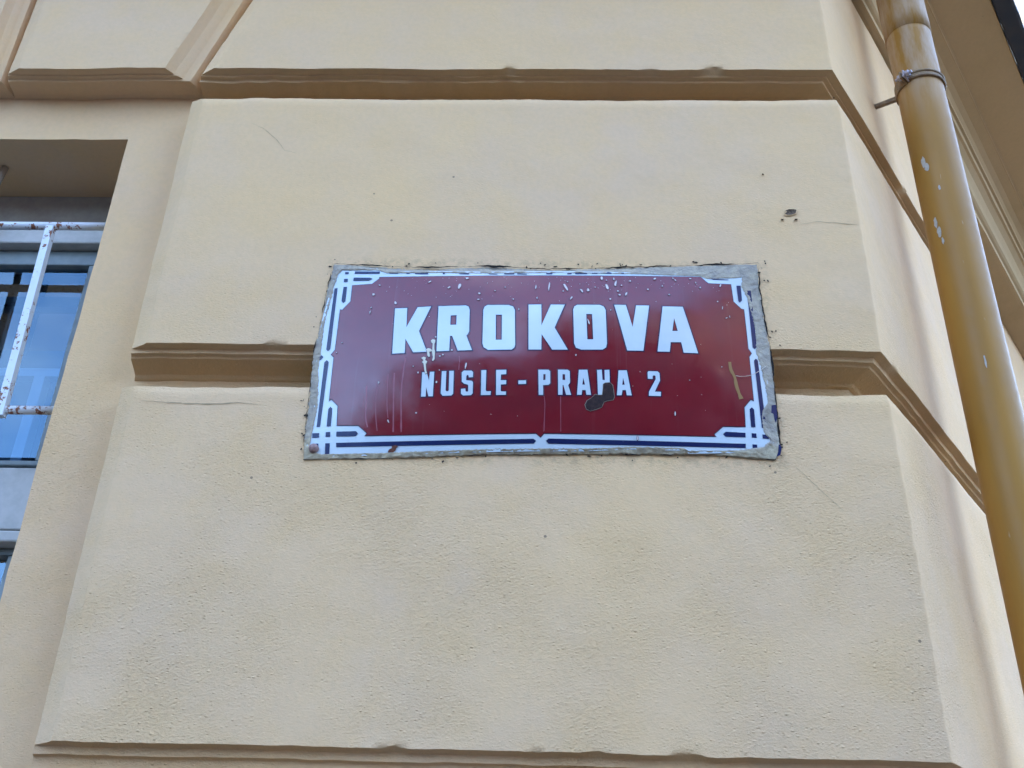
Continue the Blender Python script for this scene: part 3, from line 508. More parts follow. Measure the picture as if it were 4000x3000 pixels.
D_CHIPS = [[[-114.3,104.9],[-115.4,102.7],[-116.7,100.0],[-118.5,101.1],[-118.3,105.0],[-117.8,107.5],[-116.8,109.2],[-115.4,109.6],[-114.2,108.1]],[[-129.7,104.2],[-129.1,103.4],[-130.4,102.2],[-131.6,101.1],[-132.7,101.3],[-133.3,102.1],[-132.4,103.5],[-131.5,104.7],[-130.1,105.1]],[[-86.0,90.6],[-86.5,89.8],[-87.4,89.1],[-88.5,89.4],[-89.2,90.2],[-89.6,91.3],[-88.7,92.1],[-87.5,92.2],[-86.7,91.4]],[[-87.3,79.0],[-87.7,78.5],[-88.5,78.3],[-89.6,78.5],[-90.5,79.3],[-89.8,80.0],[-89.5,80.8],[-88.2,80.6],[-87.1,79.9]],[[-64.6,95.0],[-65.2,94.6],[-65.7,94.4],[-66.3,94.6],[-66.9,94.8],[-66.8,95.3],[-66.4,95.6],[-65.7,95.9],[-65.0,95.5]],[[-7.6,101.7],[-8.0,99.7],[-8.5,98.7],[-9.0,98.3],[-9.4,100.3],[-8.9,103.0],[-8.6,106.2],[-8.1,105.3],[-7.7,104.1]],[[-51.2,101.9],[-51.2,101.0],[-51.6,100.5],[-52.0,101.1],[-52.3,101.6],[-52.5,102.4],[-52.1,103.1],[-51.7,102.9],[-51.3,102.7]],[[-39.3,79.0],[-39.2,78.0],[-39.7,77.6],[-40.1,78.1],[-40.4,78.6],[-40.4,79.4],[-40.2,80.1],[-39.8,80.4],[-39.2,80.1]],[[-6.2,81.4],[-6.1,80.1],[-6.7,80.1],[-7.0,80.3],[-7.4,80.8],[-7.5,82.0],[-7.1,82.6],[-6.6,83.0],[-6.1,82.6]],[[-31.3,61.0],[-31.4,59.8],[-31.7,59.4],[-32.1,59.2],[-32.2,60.6],[-32.2,61.5],[-32.2,63.0],[-31.8,62.9],[-31.5,62.0]],[[-157.3,115.9],[-158.0,114.7],[-158.9,113.7],[-160.1,113.1],[-161.2,113.0],[-161.3,113.8],[-160.6,114.7],[-159.7,115.5],[-158.1,116.5]],[[-103.7,119.9],[-104.7,119.2],[-105.6,118.5],[-107.3,118.5],[-107.8,119.5],[-108.8,120.6],[-107.4,121.3],[-105.7,121.5],[-104.4,120.8]],[[-136.9,-14.2],[-137.1,-14.7],[-137.6,-15.3],[-138.5,-14.9],[-139.1,-14.5],[-139.5,-13.8],[-138.6,-13.5],[-137.8,-13.3],[-136.8,-13.6]],[[-132.8,-12.4],[-132.9,-13.0],[-133.6,-13.3],[-134.4,-13.0],[-134.9,-12.6],[-135.0,-12.0],[-134.7,-11.3],[-133.7,-11.3],[-132.9,-11.7]],[[-120.7,-5.6],[-121.1,-6.1],[-121.7,-6.6],[-122.4,-6.2],[-123.1,-5.8],[-123.3,-5.1],[-122.7,-4.6],[-121.7,-4.4],[-120.8,-4.8]],[[-144.2,16.6],[-144.3,16.0],[-144.9,15.4],[-145.8,15.7],[-146.1,16.3],[-146.5,17.1],[-145.7,17.4],[-145.1,17.4],[-144.2,17.3]],[[11.3,102.8],[10.4,97.9],[9.6,93.8],[9.3,96.4],[9.1,99.6],[9.9,106.3],[10.9,111.5],[11.3,110.0],[11.6,108.4]],[[34.9,102.9],[36.4,98.8],[36.8,95.4],[35.5,95.1],[33.3,99.4],[31.5,102.7],[30.3,106.9],[31.2,108.1],[32.9,106.7]],[[56.9,96.3],[57.4,94.2],[57.8,92.4],[57.0,91.6],[55.6,93.4],[54.6,95.0],[53.5,97.4],[54.5,97.7],[55.5,97.7]],[[66.6,96.7],[66.4,94.7],[65.2,93.7],[63.8,93.7],[63.0,95.5],[63.7,97.5],[64.2,99.2],[65.3,99.0],[66.1,98.1]],[[93.1,103.7],[93.8,101.0],[93.7,98.1],[92.3,98.0],[90.6,100.0],[90.0,103.4],[89.6,106.8],[90.7,107.9],[92.2,106.8]],[[102.9,118.4],[102.7,116.8],[102.0,116.0],[101.3,116.5],[100.9,117.6],[101.2,118.9],[101.5,120.1],[102.1,120.2],[102.6,119.4]],[[105.5,109.5],[104.2,106.6],[103.2,106.5],[102.1,106.2],[102.6,109.3],[103.4,112.2],[104.7,114.0],[106.0,115.1],[105.6,112.0]],[[104.8,106.0],[104.7,104.9],[103.9,104.6],[103.3,104.9],[102.4,105.3],[102.4,106.7],[103.2,107.5],[104.0,107.2],[104.9,107.2]],[[108.0,95.0],[107.5,94.3],[106.9,93.9],[106.0,93.7],[105.6,94.5],[105.5,95.4],[106.1,96.2],[107.0,95.9],[107.7,95.7]],[[110.5,88.0],[109.9,87.1],[108.9,86.4],[108.1,87.0],[106.9,87.4],[107.5,88.3],[108.0,89.1],[109.0,89.1],[109.9,88.9]],[[119.1,89.4],[118.1,87.7],[116.9,86.3],[116.6,87.8],[116.9,89.6],[117.6,91.5],[118.6,92.4],[119.7,93.2],[119.4,91.2]],[[125.8,114.3],[125.6,113.3],[124.9,112.9],[124.4,113.2],[123.8,113.7],[123.8,114.9],[124.5,115.4],[125.1,116.2],[125.7,115.4]],[[161.4,120.7],[161.7,119.5],[160.8,118.0],[159.6,117.5],[158.7,117.6],[158.2,118.3],[158.5,119.6],[159.5,120.6],[160.5,120.8]],[[150.2,99.0],[149.8,98.3],[149.2,97.6],[148.5,98.0],[147.8,98.4],[148.0,99.4],[148.6,100.1],[149.4,100.3],[150.0,99.8]],[[179.5,90.2],[179.2,89.6],[178.6,88.9],[177.8,89.0],[177.7,89.9],[177.5,90.6],[178.0,91.3],[178.7,91.1],[179.5,91.0]],[[96.6,80.0],[96.2,79.2],[95.5,78.5],[94.7,79.0],[93.9,79.5],[94.3,80.3],[94.8,80.9],[95.6,81.5],[96.4,81.0]],[[41.7,80.2],[40.2,78.4],[39.3,78.3],[39.5,79.6],[39.8,80.9],[40.9,82.9],[42.1,83.9],[42.6,83.4],[42.8,82.4]],[[86.6,119.7],[86.0,117.2],[84.8,115.8],[83.9,117.3],[83.3,118.7],[83.3,120.6],[83.9,122.4],[85.0,122.6],[86.0,121.8]],[[46.8,-14.6],[46.5,-15.1],[46.1,-16.0],[45.2,-15.7],[45.0,-14.9],[44.7,-14.2],[45.4,-13.8],[46.1,-13.3],[46.7,-13.8]],[[95.7,60.5],[95.6,59.6],[95.2,59.3],[94.9,59.5],[94.6,60.0],[94.8,60.8],[95.0,61.5],[95.3,61.5],[95.6,61.3]],[[65.0,40.0],[65.4,37.4],[65.5,35.1],[64.8,35.0],[63.7,37.6],[63.2,40.5],[62.6,43.4],[62.9,44.6],[64.0,42.1]],[[92.4,115.4],[92.2,114.8],[91.6,114.7],[91.0,114.7],[90.5,115.1],[90.6,115.7],[91.1,116.1],[91.7,116.3],[92.2,116.0]],[[37.0,112.3],[36.8,111.3],[36.3,111.0],[35.9,111.4],[35.7,111.9],[35.6,112.7],[35.9,113.2],[36.3,113.2],[36.7,113.0]],[[30.8,94.1],[30.6,93.5],[30.0,93.2],[29.3,93.3],[29.0,93.8],[29.2,94.3],[29.4,94.8],[30.0,94.9],[30.4,94.5]],[[76.1,101.9],[75.6,101.5],[75.3,101.1],[74.7,101.3],[74.4,101.6],[74.2,102.1],[74.7,102.5],[75.3,102.4],[75.9,102.4]],[[113.6,105.8],[113.0,105.3],[112.4,104.8],[111.7,105.1],[111.3,105.5],[111.2,106.1],[111.7,106.6],[112.5,106.9],[113.1,106.4]],[[169.9,105.3],[169.8,104.6],[169.4,104.2],[169.0,104.4],[168.8,104.9],[168.9,105.5],[169.0,106.4],[169.5,106.2],[169.8,105.9]],[[179.5,90.2],[178.8,89.7],[178.4,89.0],[177.7,89.3],[177.3,89.8],[177.0,90.6],[177.7,91.2],[178.6,91.6],[179.0,90.8]],[[224.1,104.4],[224.0,103.5],[223.2,103.2],[222.6,103.5],[221.9,103.9],[222.2,104.7],[222.6,105.4],[223.4,105.7],[223.9,105.2]],[[252.5,108.7],[251.8,106.5],[251.2,106.9],[250.7,106.9],[250.7,108.3],[251.5,110.2],[252.4,111.7],[252.8,111.2],[253.4,110.8]],[[218.2,113.0],[217.7,112.5],[217.3,111.8],[216.7,111.9],[216.7,112.7],[216.6,113.3],[216.9,114.0],[217.5,114.2],[217.8,113.6]],[[170.4,105.4],[170.0,104.6],[169.6,104.0],[169.2,104.4],[168.8,104.9],[168.9,105.9],[169.4,106.3],[169.8,106.8],[170.3,106.5]],[[246.2,80.8],[246.1,80.3],[245.6,79.8],[245.0,80.0],[244.5,80.4],[244.6,81.0],[245.0,81.5],[245.7,81.4],[246.3,81.3]],[[251.8,70.0],[251.4,68.8],[250.9,67.5],[250.6,67.7],[250.8,69.4],[251.1,70.8],[251.5,72.2],[252.0,72.5],[252.0,71.4]],[[257.3,53.9],[256.4,53.2],[255.7,52.6],[254.8,52.5],[254.2,52.6],[253.7,52.8],[254.6,53.3],[255.5,53.9],[256.3,53.8]],[[260.5,55.5],[260.2,54.4],[259.9,53.8],[259.7,53.8],[259.7,54.9],[259.7,56.2],[260.0,57.0],[260.4,58.0],[260.4,56.7]],[[190.1,116.4],[189.8,115.7],[188.8,115.8],[188.1,116.8],[187.5,117.6],[187.8,118.1],[188.4,118.6],[189.5,117.7],[190.0,117.0]],[[211.8,120.5],[211.5,119.8],[210.3,119.7],[209.4,119.6],[208.9,120.2],[209.0,120.8],[209.4,121.4],[210.5,121.3],[211.5,121.2]],[[186.3,120.5],[186.0,119.7],[185.7,119.2],[185.3,119.1],[185.1,120.0],[185.2,121.0],[185.5,122.0],[185.9,122.1],[186.1,121.4]],[[-236.5,93.2],[-237.5,92.3],[-238.6,92.0],[-239.7,92.6],[-239.8,94.2],[-239.8,95.7],[-238.8,96.0],[-237.8,95.8],[-236.8,95.0]],[[-204.1,77.5],[-204.1,75.7],[-205.1,74.8],[-206.3,75.5],[-207.1,76.8],[-207.0,78.3],[-206.8,80.1],[-205.6,79.9],[-204.8,78.8]],[[-239.8,62.7],[-240.1,61.2],[-240.6,59.9],[-240.9,61.3],[-241.1,62.3],[-241.1,64.2],[-240.4,64.8],[-239.8,65.7],[-239.6,64.3]],[[-238.8,70.9],[-239.0,70.2],[-239.4,69.8],[-239.9,70.0],[-240.4,70.5],[-240.5,71.4],[-240.1,71.9],[-239.6,72.1],[-239.0,71.7]],[[-274.8,14.4],[-275.0,14.0],[-275.4,13.8],[-275.9,13.7],[-276.3,14.2],[-276.2,14.8],[-276.0,15.3],[-275.5,15.5],[-275.2,14.9]],[[-281.2,-1.1],[-281.3,-1.6],[-281.7,-1.7],[-282.1,-1.6],[-282.5,-1.2],[-282.5,-0.7],[-282.2,-0.4],[-281.8,-0.2],[-281.5,-0.6]],[[-229.7,109.7],[-230.5,109.6],[-231.1,109.3],[-231.8,110.1],[-232.2,110.6],[-232.4,111.3],[-231.6,111.3],[-230.8,111.2],[-229.9,110.5]],[[-218.0,-51.6],[-218.5,-52.4],[-218.9,-53.1],[-219.6,-52.7],[-220.0,-52.0],[-220.2,-51.1],[-219.9,-50.2],[-219.1,-49.8],[-218.3,-50.4]],[[-165.3,-38.5],[-165.3,-39.3],[-166.0,-39.6],[-166.8,-39.7],[-167.5,-38.9],[-167.4,-38.0],[-166.8,-37.4],[-166.1,-37.0],[-165.5,-37.8]],[[-164.5,-97.3],[-165.1,-98.0],[-165.7,-98.4],[-166.4,-98.1],[-166.9,-97.6],[-167.1,-96.9],[-166.4,-96.5],[-165.8,-96.1],[-165.1,-96.6]],[[-201.8,-107.9],[-201.1,-109.7],[-201.3,-110.7],[-202.1,-110.0],[-202.8,-109.1],[-203.8,-107.5],[-203.5,-106.5],[-203.2,-106.2],[-202.6,-106.0]],[[-172.9,-28.7],[-172.8,-29.2],[-173.4,-29.3],[-173.8,-29.2],[-174.4,-28.9],[-174.3,-28.4],[-174.1,-27.9],[-173.4,-27.9],[-172.8,-28.1]],[[-139.6,-53.6],[-139.9,-54.5],[-140.5,-55.1],[-141.3,-54.8],[-141.8,-54.0],[-141.9,-53.0],[-141.3,-52.4],[-140.6,-51.9],[-139.8,-52.5]],[[-101.1,-30.5],[-101.9,-32.6],[-102.8,-35.7],[-103.1,-33.6],[-103.3,-31.6],[-102.9,-28.1],[-102.0,-25.5],[-101.3,-25.8],[-100.7,-27.0]],[[-136.8,-35.7],[-137.0,-36.2],[-137.4,-36.3],[-137.9,-36.3],[-138.3,-35.9],[-138.3,-35.3],[-137.9,-35.0],[-137.5,-35.0],[-137.2,-35.3]],[[175.7,-97.7],[175.4,-99.5],[174.9,-100.8],[174.3,-100.5],[174.0,-99.0],[174.2,-96.7],[174.6,-94.6],[175.2,-94.6],[175.5,-96.3]],[[242.4,-26.3],[242.3,-26.8],[241.9,-26.9],[241.4,-27.0],[241.3,-26.6],[241.3,-26.2],[241.5,-25.8],[242.0,-25.8],[242.3,-26.0]],[[197.7,-48.6],[197.4,-48.8],[197.0,-49.1],[196.6,-49.0],[196.1,-48.8],[196.2,-48.4],[196.6,-48.2],[197.1,-48.1],[197.3,-48.3]],[[125.4,-131.7],[125.3,-134.0],[124.5,-134.6],[123.8,-134.6],[123.6,-132.7],[123.6,-130.8],[124.0,-129.0],[124.7,-129.2],[125.3,-129.8]]]
D_OUTER = [[-301.5,152.5],[-235.7,147.2],[-175.2,143.5],[-79.8,145.7],[12.3,140.9],[107.4,144.0],[214.2,147.4],[309.9,150.5],[307.4,112.1],[309.0,58.7],[312.4,4.7],[311.4,-36.4],[309.6,-110.9],[308.9,-146.9],[300.3,-159.0],[221.8,-151.7],[81.2,-151.3],[-78.3,-152.7],[-197.8,-158.6],[-310.9,-160.8],[-312.7,-130.3],[-313.5,-55.8],[-315.4,-0.1],[-309.6,55.8],[-307.0,108.4]]
D_INNER = [[-287.9,140.3],[-233.1,139.3],[-227.0,133.4],[-153.0,132.9],[-79.3,130.8],[30.5,131.2],[142.0,128.7],[224.8,126.6],[236.0,121.6],[273.7,124.0],[285.2,126.2],[281.8,111.1],[287.7,89.7],[292.7,57.5],[293.8,23.6],[291.7,3.3],[295.4,-19.5],[299.3,-54.4],[299.4,-76.8],[291.8,-87.1],[288.4,-97.4],[289.3,-111.6],[289.9,-122.3],[297.1,-130.2],[295.3,-134.3],[286.3,-141.7],[253.9,-146.3],[189.4,-147.8],[188.0,-143.7],[150.6,-143.3],[119.8,-142.4],[57.4,-145.1],[-6.1,-145.3],[-94.4,-147.0],[-166.2,-149.4],[-198.3,-151.2],[-287.5,-153.0],[-304.2,-148.6],[-303.0,-121.4],[-300.1,-84.9],[-303.3,-41.9],[-305.3,-27.3],[-305.0,-10.3],[-304.6,9.9],[-304.8,45.2],[-303.2,65.6],[-297.5,102.5],[-296.7,113.3],[-292.6,134.9]]
D_NAVY = [[[301.9,-84.8],[307.8,-83.6],[308.0,-92.8],[307.8,-102.0],[304.8,-110.7],[303.3,-105.8],[302.9,-97.6],[300.3,-95.9]],[[305.0,-141.5],[307.3,-141.9],[308.4,-146.8],[305.7,-156.5],[300.3,-159.1],[303.1,-152.1]]]
D_SCREW = [[-298.3,-145.8]]

SCX, SCZ, STH, HB = -.009, .7285, math.radians(.75), .020
def bulge(u, w_): return .002 + HB*max(0, 1-(u/.31)**2)*max(0, 1-(w_/.155)**2)
def SP(u, w_, lift=0.0):
    return V3((SCX+u*math.cos(STH)-w_*math.sin(STH), -bulge(u, w_)-lift, SCZ+u*math.sin(STH)+w_*math.cos(STH)+CH))
def SN(u, w_):
    e = .0005; a = SP(u+e, w_)-SP(u-e, w_); b = SP(u, w_+e)-SP(u, w_-e); return b.cross(a).normalized()*(-1) if b.cross(a).y > 0 else b.cross(a).normalized()
def mm(L): return [(x*.001, y*.001) for x, y in L]
def raycast(poly, th):
    dx, dy = math.cos(th), math.sin(th); best = 0
    for (x1, y1), (x2, y2) in zip(poly, poly[1:]+poly[:1]):
        ex, ey = x2-x1, y2-y1; den = dx*ey-dy*ex
        if abs(den) < 1e-12: continue
        t = (x1*ey-y1*ex)/den; u = (x1*dy-y1*dx)/den
        if t > 0 and -1e-9 <= u <= 1+1e-9: best = max(best, t)
    return best
def mortar():
    o_, i_ = mm(D_OUTER), mm(D_INNER); angs = []
    per = []
    for (x1, y1), (x2, y2) in zip(o_, o_[1:]+o_[:1]):
        k = max(1, int(math.hypot(x2-x1, y2-y1)/.0017))
        per += [math.atan2(y1+(y2-y1)*q/k, x1+(x2-x1)*q/k) for q in range(k)]
    v = []; f = []; mi = []; n = len(per); rows = [(-.004, .0), (.04, .0010), (.12, .0015), (.25, .0016), (.38, .0016), (.5, .0016), (.62, .0015), (.74, .0014), (.86, .0012), (.95, .0008), (1.0, .0), (1.0, -.034)]
    R = len(rows)
    for th in per:
        ri_, ro_ = raycast(i_, th), raycast(o_, th)
        c, s = math.cos(th), math.sin(th)
        ri_ += .0011*nz(c*70, s*70, ri_*200)+.0012*nz(c*190, s*190, 7)
        ro_ += .0016*nz(c*60, s*60, 3)+.0009*nz(c*170, s*170, 5)
        for q, (t, l) in enumerate(rows):
            rr = ri_+(ro_-ri_)*t; u, w_ = rr*c, rr*s
            jit = (.0013*fbm(u*45, w_*45, 2)+.0009*nz(u*150, w_*190, 4)+.0007*nz(u*330, w_*420, 9))*(.8 if 1 < q < 9 else .35)*(1.5 if w_ < -.13 else 1)
            if q == 0: p = SP(u, w_, .0003)
            elif q == R-1: p = SP(u, w_, 0); p.y = .030
            else: p = SP(u, w_, 0); blend = min(1, t*1.3); p.y = p.y*(1-blend)+(-.0005)*blend - l - jit
            v.append(p)
    for k in range(n):
        k2 = (k+1) % n
        mid = v[k*R+5]; y_ = (mid.z-CH-SCZ) < -.135
        for q in range(R-1): f.append((k*R+q, k2*R+q, k2*R+q+1, k*R+q+1)); mi.append(1 if (y_ and q > 1) else 0)
    return link_mesh("mortar_bed", v, f, [M_MORT, M_MORTY], bld, True, mi)
mortar()
# flat black ribbon painting the shadow of the gap between mortar and plaster
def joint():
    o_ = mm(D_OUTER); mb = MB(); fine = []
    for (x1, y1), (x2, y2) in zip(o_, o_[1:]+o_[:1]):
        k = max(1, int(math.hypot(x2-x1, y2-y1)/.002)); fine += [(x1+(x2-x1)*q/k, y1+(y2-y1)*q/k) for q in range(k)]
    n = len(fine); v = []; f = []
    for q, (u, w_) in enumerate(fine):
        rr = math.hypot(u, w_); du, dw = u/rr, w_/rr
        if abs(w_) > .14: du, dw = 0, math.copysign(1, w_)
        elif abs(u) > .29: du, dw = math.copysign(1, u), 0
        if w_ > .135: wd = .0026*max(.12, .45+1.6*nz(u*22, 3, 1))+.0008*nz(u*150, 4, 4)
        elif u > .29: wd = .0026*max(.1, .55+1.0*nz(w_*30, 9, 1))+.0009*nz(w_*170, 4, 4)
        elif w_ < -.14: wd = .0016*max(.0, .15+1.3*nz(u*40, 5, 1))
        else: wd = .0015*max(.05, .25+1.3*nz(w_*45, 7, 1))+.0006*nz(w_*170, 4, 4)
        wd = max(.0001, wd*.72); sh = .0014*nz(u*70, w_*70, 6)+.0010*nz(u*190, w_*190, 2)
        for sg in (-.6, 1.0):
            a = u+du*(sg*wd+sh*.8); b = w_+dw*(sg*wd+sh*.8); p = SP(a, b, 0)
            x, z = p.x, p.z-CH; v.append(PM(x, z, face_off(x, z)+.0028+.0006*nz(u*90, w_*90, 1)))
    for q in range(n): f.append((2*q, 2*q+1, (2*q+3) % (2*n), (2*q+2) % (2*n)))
    # little dirt flecks hugging the joint
    mb.add(v, f); rnd = random.Random(4)
    for q in range(120):
        u, w_ = fine[rnd.randrange(n)]
        if w_ < -.14 and rnd.random() < .5: continue
        k_ = 1+rnd.random()**2*.045; p = SP(u*k_, w_*(1+(k_-1)*1.7), 0); x, z = p.x, p.z-CH
        if abs(x-SCX) > .302 and .665 < z < .745: continue
        a = rnd.uniform(.0005, .0016); b = a*rnd.uniform(.5, 2.6); th = rnd.uniform(-.7, .7) + (math.pi/2 if rnd.random() < .25 else 0)
        vv = []
        for e in range(7):
            t = 2*math.pi*e/7; X, Z = b*math.cos(t)*rnd.uniform(.6, 1.2), a*math.sin(t)*rnd.uniform(.6, 1.2)
            vv.append(PM(x+X*math.cos(th)-Z*math.sin(th), z+X*math.sin(th)+Z*math.cos(th), face_off(x, z)+.0016))
        mb.add(vv, [tuple(range(7))])
    return mb.build("gap_shadow_and_flecks", M_GAP, bld)
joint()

# ------------------------------------------------------------------ the street sign
sign = empty("street_sign", (SCX, 0, SCZ+CH-.15))
tag(sign, "bulging red enamel street name plate reading KROKOVA, NUSLE - PRAHA 2, set in the corner wall", "street sign")
def on_plate(polys, lift, holes=None, step=.008):
    """flat polygons (metres, plate coordinates) cut by a grid and laid on the bulging plate -> verts, faces, uv list"""
    bm = bmesh.new()
    for pi, poly in enumerate(polys):
        loops = [poly] + (holes[pi] if holes and holes[pi] else [])
        flat = [p for L in loops for p in L]
        vs = [bm.verts.new((x, y, 0)) for x, y in flat]
        for t in tessellate_polygon([[V3((x, y, 0)) for x, y in L] for L in loops]):
            try: bm.faces.new([vs[k] for k in t])
            except ValueError: pass
    xs = [v.co.x for v in bm.verts]; ys = [v.co.y for v in bm.verts]
    for ax, lo, hi in ((0, min(xs), max(xs)), (1, min(ys), max(ys))):
        g_ = math.ceil(lo/step)*step
        while g_ < hi:
            co = V3((g_, 0, 0)) if ax == 0 else V3((0, g_, 0)); no = V3((1, 0, 0)) if ax == 0 else V3((0, 1, 0))
            bmesh.ops.bisect_plane(bm, geom=bm.verts[:]+bm.edges[:]+bm.faces[:], plane_co=co, plane_no=no, dist=1e-7); g_ += step
    bm.verts.index_update(); uv = [(v.co.x, v.co.y) for v in bm.verts]
    fs = [[v.index for v in f.verts] for f in bm.faces]; bm.free()
    out_f = []
    for f in fs:
        a = sum(uv[f[i]][0]*uv[f[(i+1) % len(f)]][1]-uv[f[(i+1) % len(f)]][0]*uv[f[i]][1] for i in range(len(f)))
        out_f.append(f if a > 0 else f[::-1])
    return [SP(u, w_, lift) for u, w_ in uv], out_f, [SN(u, w_) for u, w_ in uv]
def plate_part(name, layers, mats, parent):
    V_, F_, M_, NN = [], [], [], []
    for mi, (vs, fs, ns) in layers:
        b = len(V_); V_ += vs; NN += ns; F_ += [[b+i for i in f] for f in fs]; M_ += [mi]*len(fs)
    me = bpy.data.meshes.new(name); me.from_pydata([tuple(v) for v in V_], [], F_)
    for mt in mats: me.materials.append(mt)
    me.polygons.foreach_set('material_index', M_); me.polygons.foreach_set('use_smooth', [True]*len(F_)); me.update()
    me.normals_split_custom_set_from_vertices([tuple(x) for x in NN])
    o = bpy.data.objects.new(name, me); SC.collection.objects.link(o); o.parent = parent
    o.matrix_parent_inverse = Matrix.Translation(sign.location).inverted()
    return o
def area(P): return .5*sum(P[i][0]*P[(i+1) % len(P)][1]-P[(i+1) % len(P)][0]*P[i][1] for i in range(len(P)))
def offset(P, d):
    if area(P) < 0: P = P[::-1]
    n = len(P); out_ = []
    for i in range(n):
        a, b, c = V3((*P[i-1], 0)), V3((*P[i], 0)), V3((*P[(i+1) % n], 0))
        e1 = (b-a).normalized(); e2 = (c-b).normalized(); n1 = V3((e1.y, -e1.x, 0)); n2 = V3((e2.y, -e2.x, 0))
        mt_ = (n1+n2)/max(.35, 1+n1.dot(n2)); q = b+d*mt_; out_.append((q.x, q.y))
    return out_
red = mm(D_RED)
rect = []
for (x1, y1), (x2, y2) in zip(mm(D_INNER), mm(D_INNER)[1:]+mm(D_INNER)[:1]):
    rect += [(x1+(x2-x1)*q/4*1.0, y1+(y2-y1)*q/4) for q in range(4)]
rect = [(x*(1+.0045/max(.1, abs(x))) if abs(x) > .2 else x, y+math.copysign(.0035, y) if abs(y) > .1 else y) for x, y in rect]
# red field outline in dark enamel, then the field
plate_part("enamel_border", [(0, on_plate([rect], 0)), (1, on_plate([mm(b) for b in D_BARS], .0005))], [M_WHITE, M_NAVY], sign)
plate_part("enamel_field", [(1, on_plate([offset(red, .0011)], .0004)), (0, on_plate([red], .0007))], [M_RED, M_OUT], sign)
for key, loops in D_LETTERS.items():
    L = [mm(l) for l in loops]; big = key in ('K1', 'R1', 'O1', 'K2', 'O2', 'V', 'A1')
    dd = .0017 if big else .0016
    holes = [L[1:]]; oh = [[offset(h_, -dd*.8) for h_ in L[1:]]]
    plate_part("letter", [(1, on_plate([offset(L[0], dd)], .0010, oh)), (0, on_plate([L[0]], .0013, holes))], [M_WHITE, M_OUT], sign)
plate_part("rust_patch", [(1, on_plate([offset(mm(D_RUST[0]), .0005)], .0015)), (0, on_plate([mm(D_RUST[0])], .0017))], [M_RUST, M_MORT], sign)
plate_part("rust_patch", [(0, on_plate([mm(D_RUST[1])], .0014))], [M_RUSTR], sign)
for d in D_DRIPS: plate_part("paint_drip", [(1, on_plate([offset(mm(d), .0005)], .0015)), (0, on_plate([mm(d)], .0019))], [M_DRIP, M_OUT], sign)
def stroke(pts, w0, w1=None):
    pts = mm(pts); fine = []
    for q in range(len(pts)-1):
        p0, p1, p2, p3 = pts[max(0, q-1)], pts[q], pts[q+1], pts[min(len(pts)-1, q+2)]
        for k in range(8):
            t = k/8; fine.append(tuple(.5*(2*p1[i]+(-p0[i]+p2[i])*t+(2*p0[i]-5*p1[i]+4*p2[i]-p3[i])*t*t+(-p0[i]+3*p1[i]-3*p2[i]+p3[i])*t**3) for i in (0, 1)))
    fine.append(pts[-1]); Lf, Rt = [], []; n = len(fine)
    for q in range(n):
        a, b = fine[max(0, q-1)], fine[min(n-1, q+1)]; t = V3((b[0]-a[0], b[1]-a[1], 0)).normalized()
        w_ = (w0+((w1 if w1 is not None else w0)-w0)*q/n)*(1+.35*nz(fine[q][0]*300, fine[q][1]*120, 3))
        Lf.append((fine[q][0]-t.y*w_, fine[q][1]+t.x*w_)); Rt.append((fine[q][0]+t.y*w_, fine[q][1]-t.x*w_))
    return Lf+Rt[::-1]
plate_part("ochre_smear", [(0, on_plate([stroke(D_OCHRE, .0020, .0024)], .0014))], [M_OCH], sign)
for k, s in enumerate(D_STREAKS): plate_part("water_streak", [(0, on_plate([stroke(s, .0009 if k in (0, 3, 4) else .0005)], .0009))], [M_STRK], sign)
rnd = random.Random(11); specks = []
for q in range(120):
    u = rnd.uniform(-.225, .262); w_ = .122-abs(rnd.gauss(0, .022)) if q < 95 else rnd.uniform(-.115, .118)
    r_ = rnd.uniform(.0002, .0005); specks.append([(u+r_*rnd.uniform(.7, 1.6)*math.cos(t*1.047), w_+r_*math.sin(t*1.047)) for t in range(6)])
for c in D_CHIPS: plate_part("paint_chip", [(1, on_plate([offset(mm(c), .00045)], .0015)), (0, on_plate([mm(c)], .0018))], [M_CHIP, M_OUT], sign)
tag(plate_part("fine_specks", [(0, on_plate(specks, .0016))], [M_CHIP], sign), kind='stuff')
for c in D_NAVY: plate_part("bare_edge", [(0, on_plate([mm(c)], .0085))], [M_NAVY], sign)
sc_ = MB(); su, sw = D_SCREW[0][0]*.001, D_SCREW[0][1]*.001; c0 = SP(su, sw, 0)
prof = [(.0001, .0075), (.004, .0068), (.0062, .0045), (.0066, .0)]; nn_ = 16; vv = []; ff = []
for r_, h_ in prof:
    for k in range(nn_): vv.append((c0.x+r_*math.cos(2*math.pi*k/nn_), c0.y-h_, c0.z+r_*math.sin(2*math.pi*k/nn_)))
for q in range(3):
    for k in range(nn_): ff.append((q*nn_+k, (q+1)*nn_+k, (q+1)*nn_+(k+1) % nn_, q*nn_+(k+1) % nn_))
sc_.add(vv, ff); sc_.build("screw", simple("pinkish_rusted_screw", (.34, .22, .20), .75, .3, nscale=260, ncol=(.20, .12, .11)), sign, True)
# stray fibre hanging across the right border
hp = mm(D_HAIR); hb = MB(); hb.tube([SP(u, w_, .0016+.004*math.sin(math.pi*k/(len(hp)-1))) for k, (u, w_) in enumerate(hp)], .0004, 6)
hf = hb.build("stray_fibre", M_HAIR, None, True); tag(hf, "thin curved fibre caught across the right border of the red street sign", "fibre")

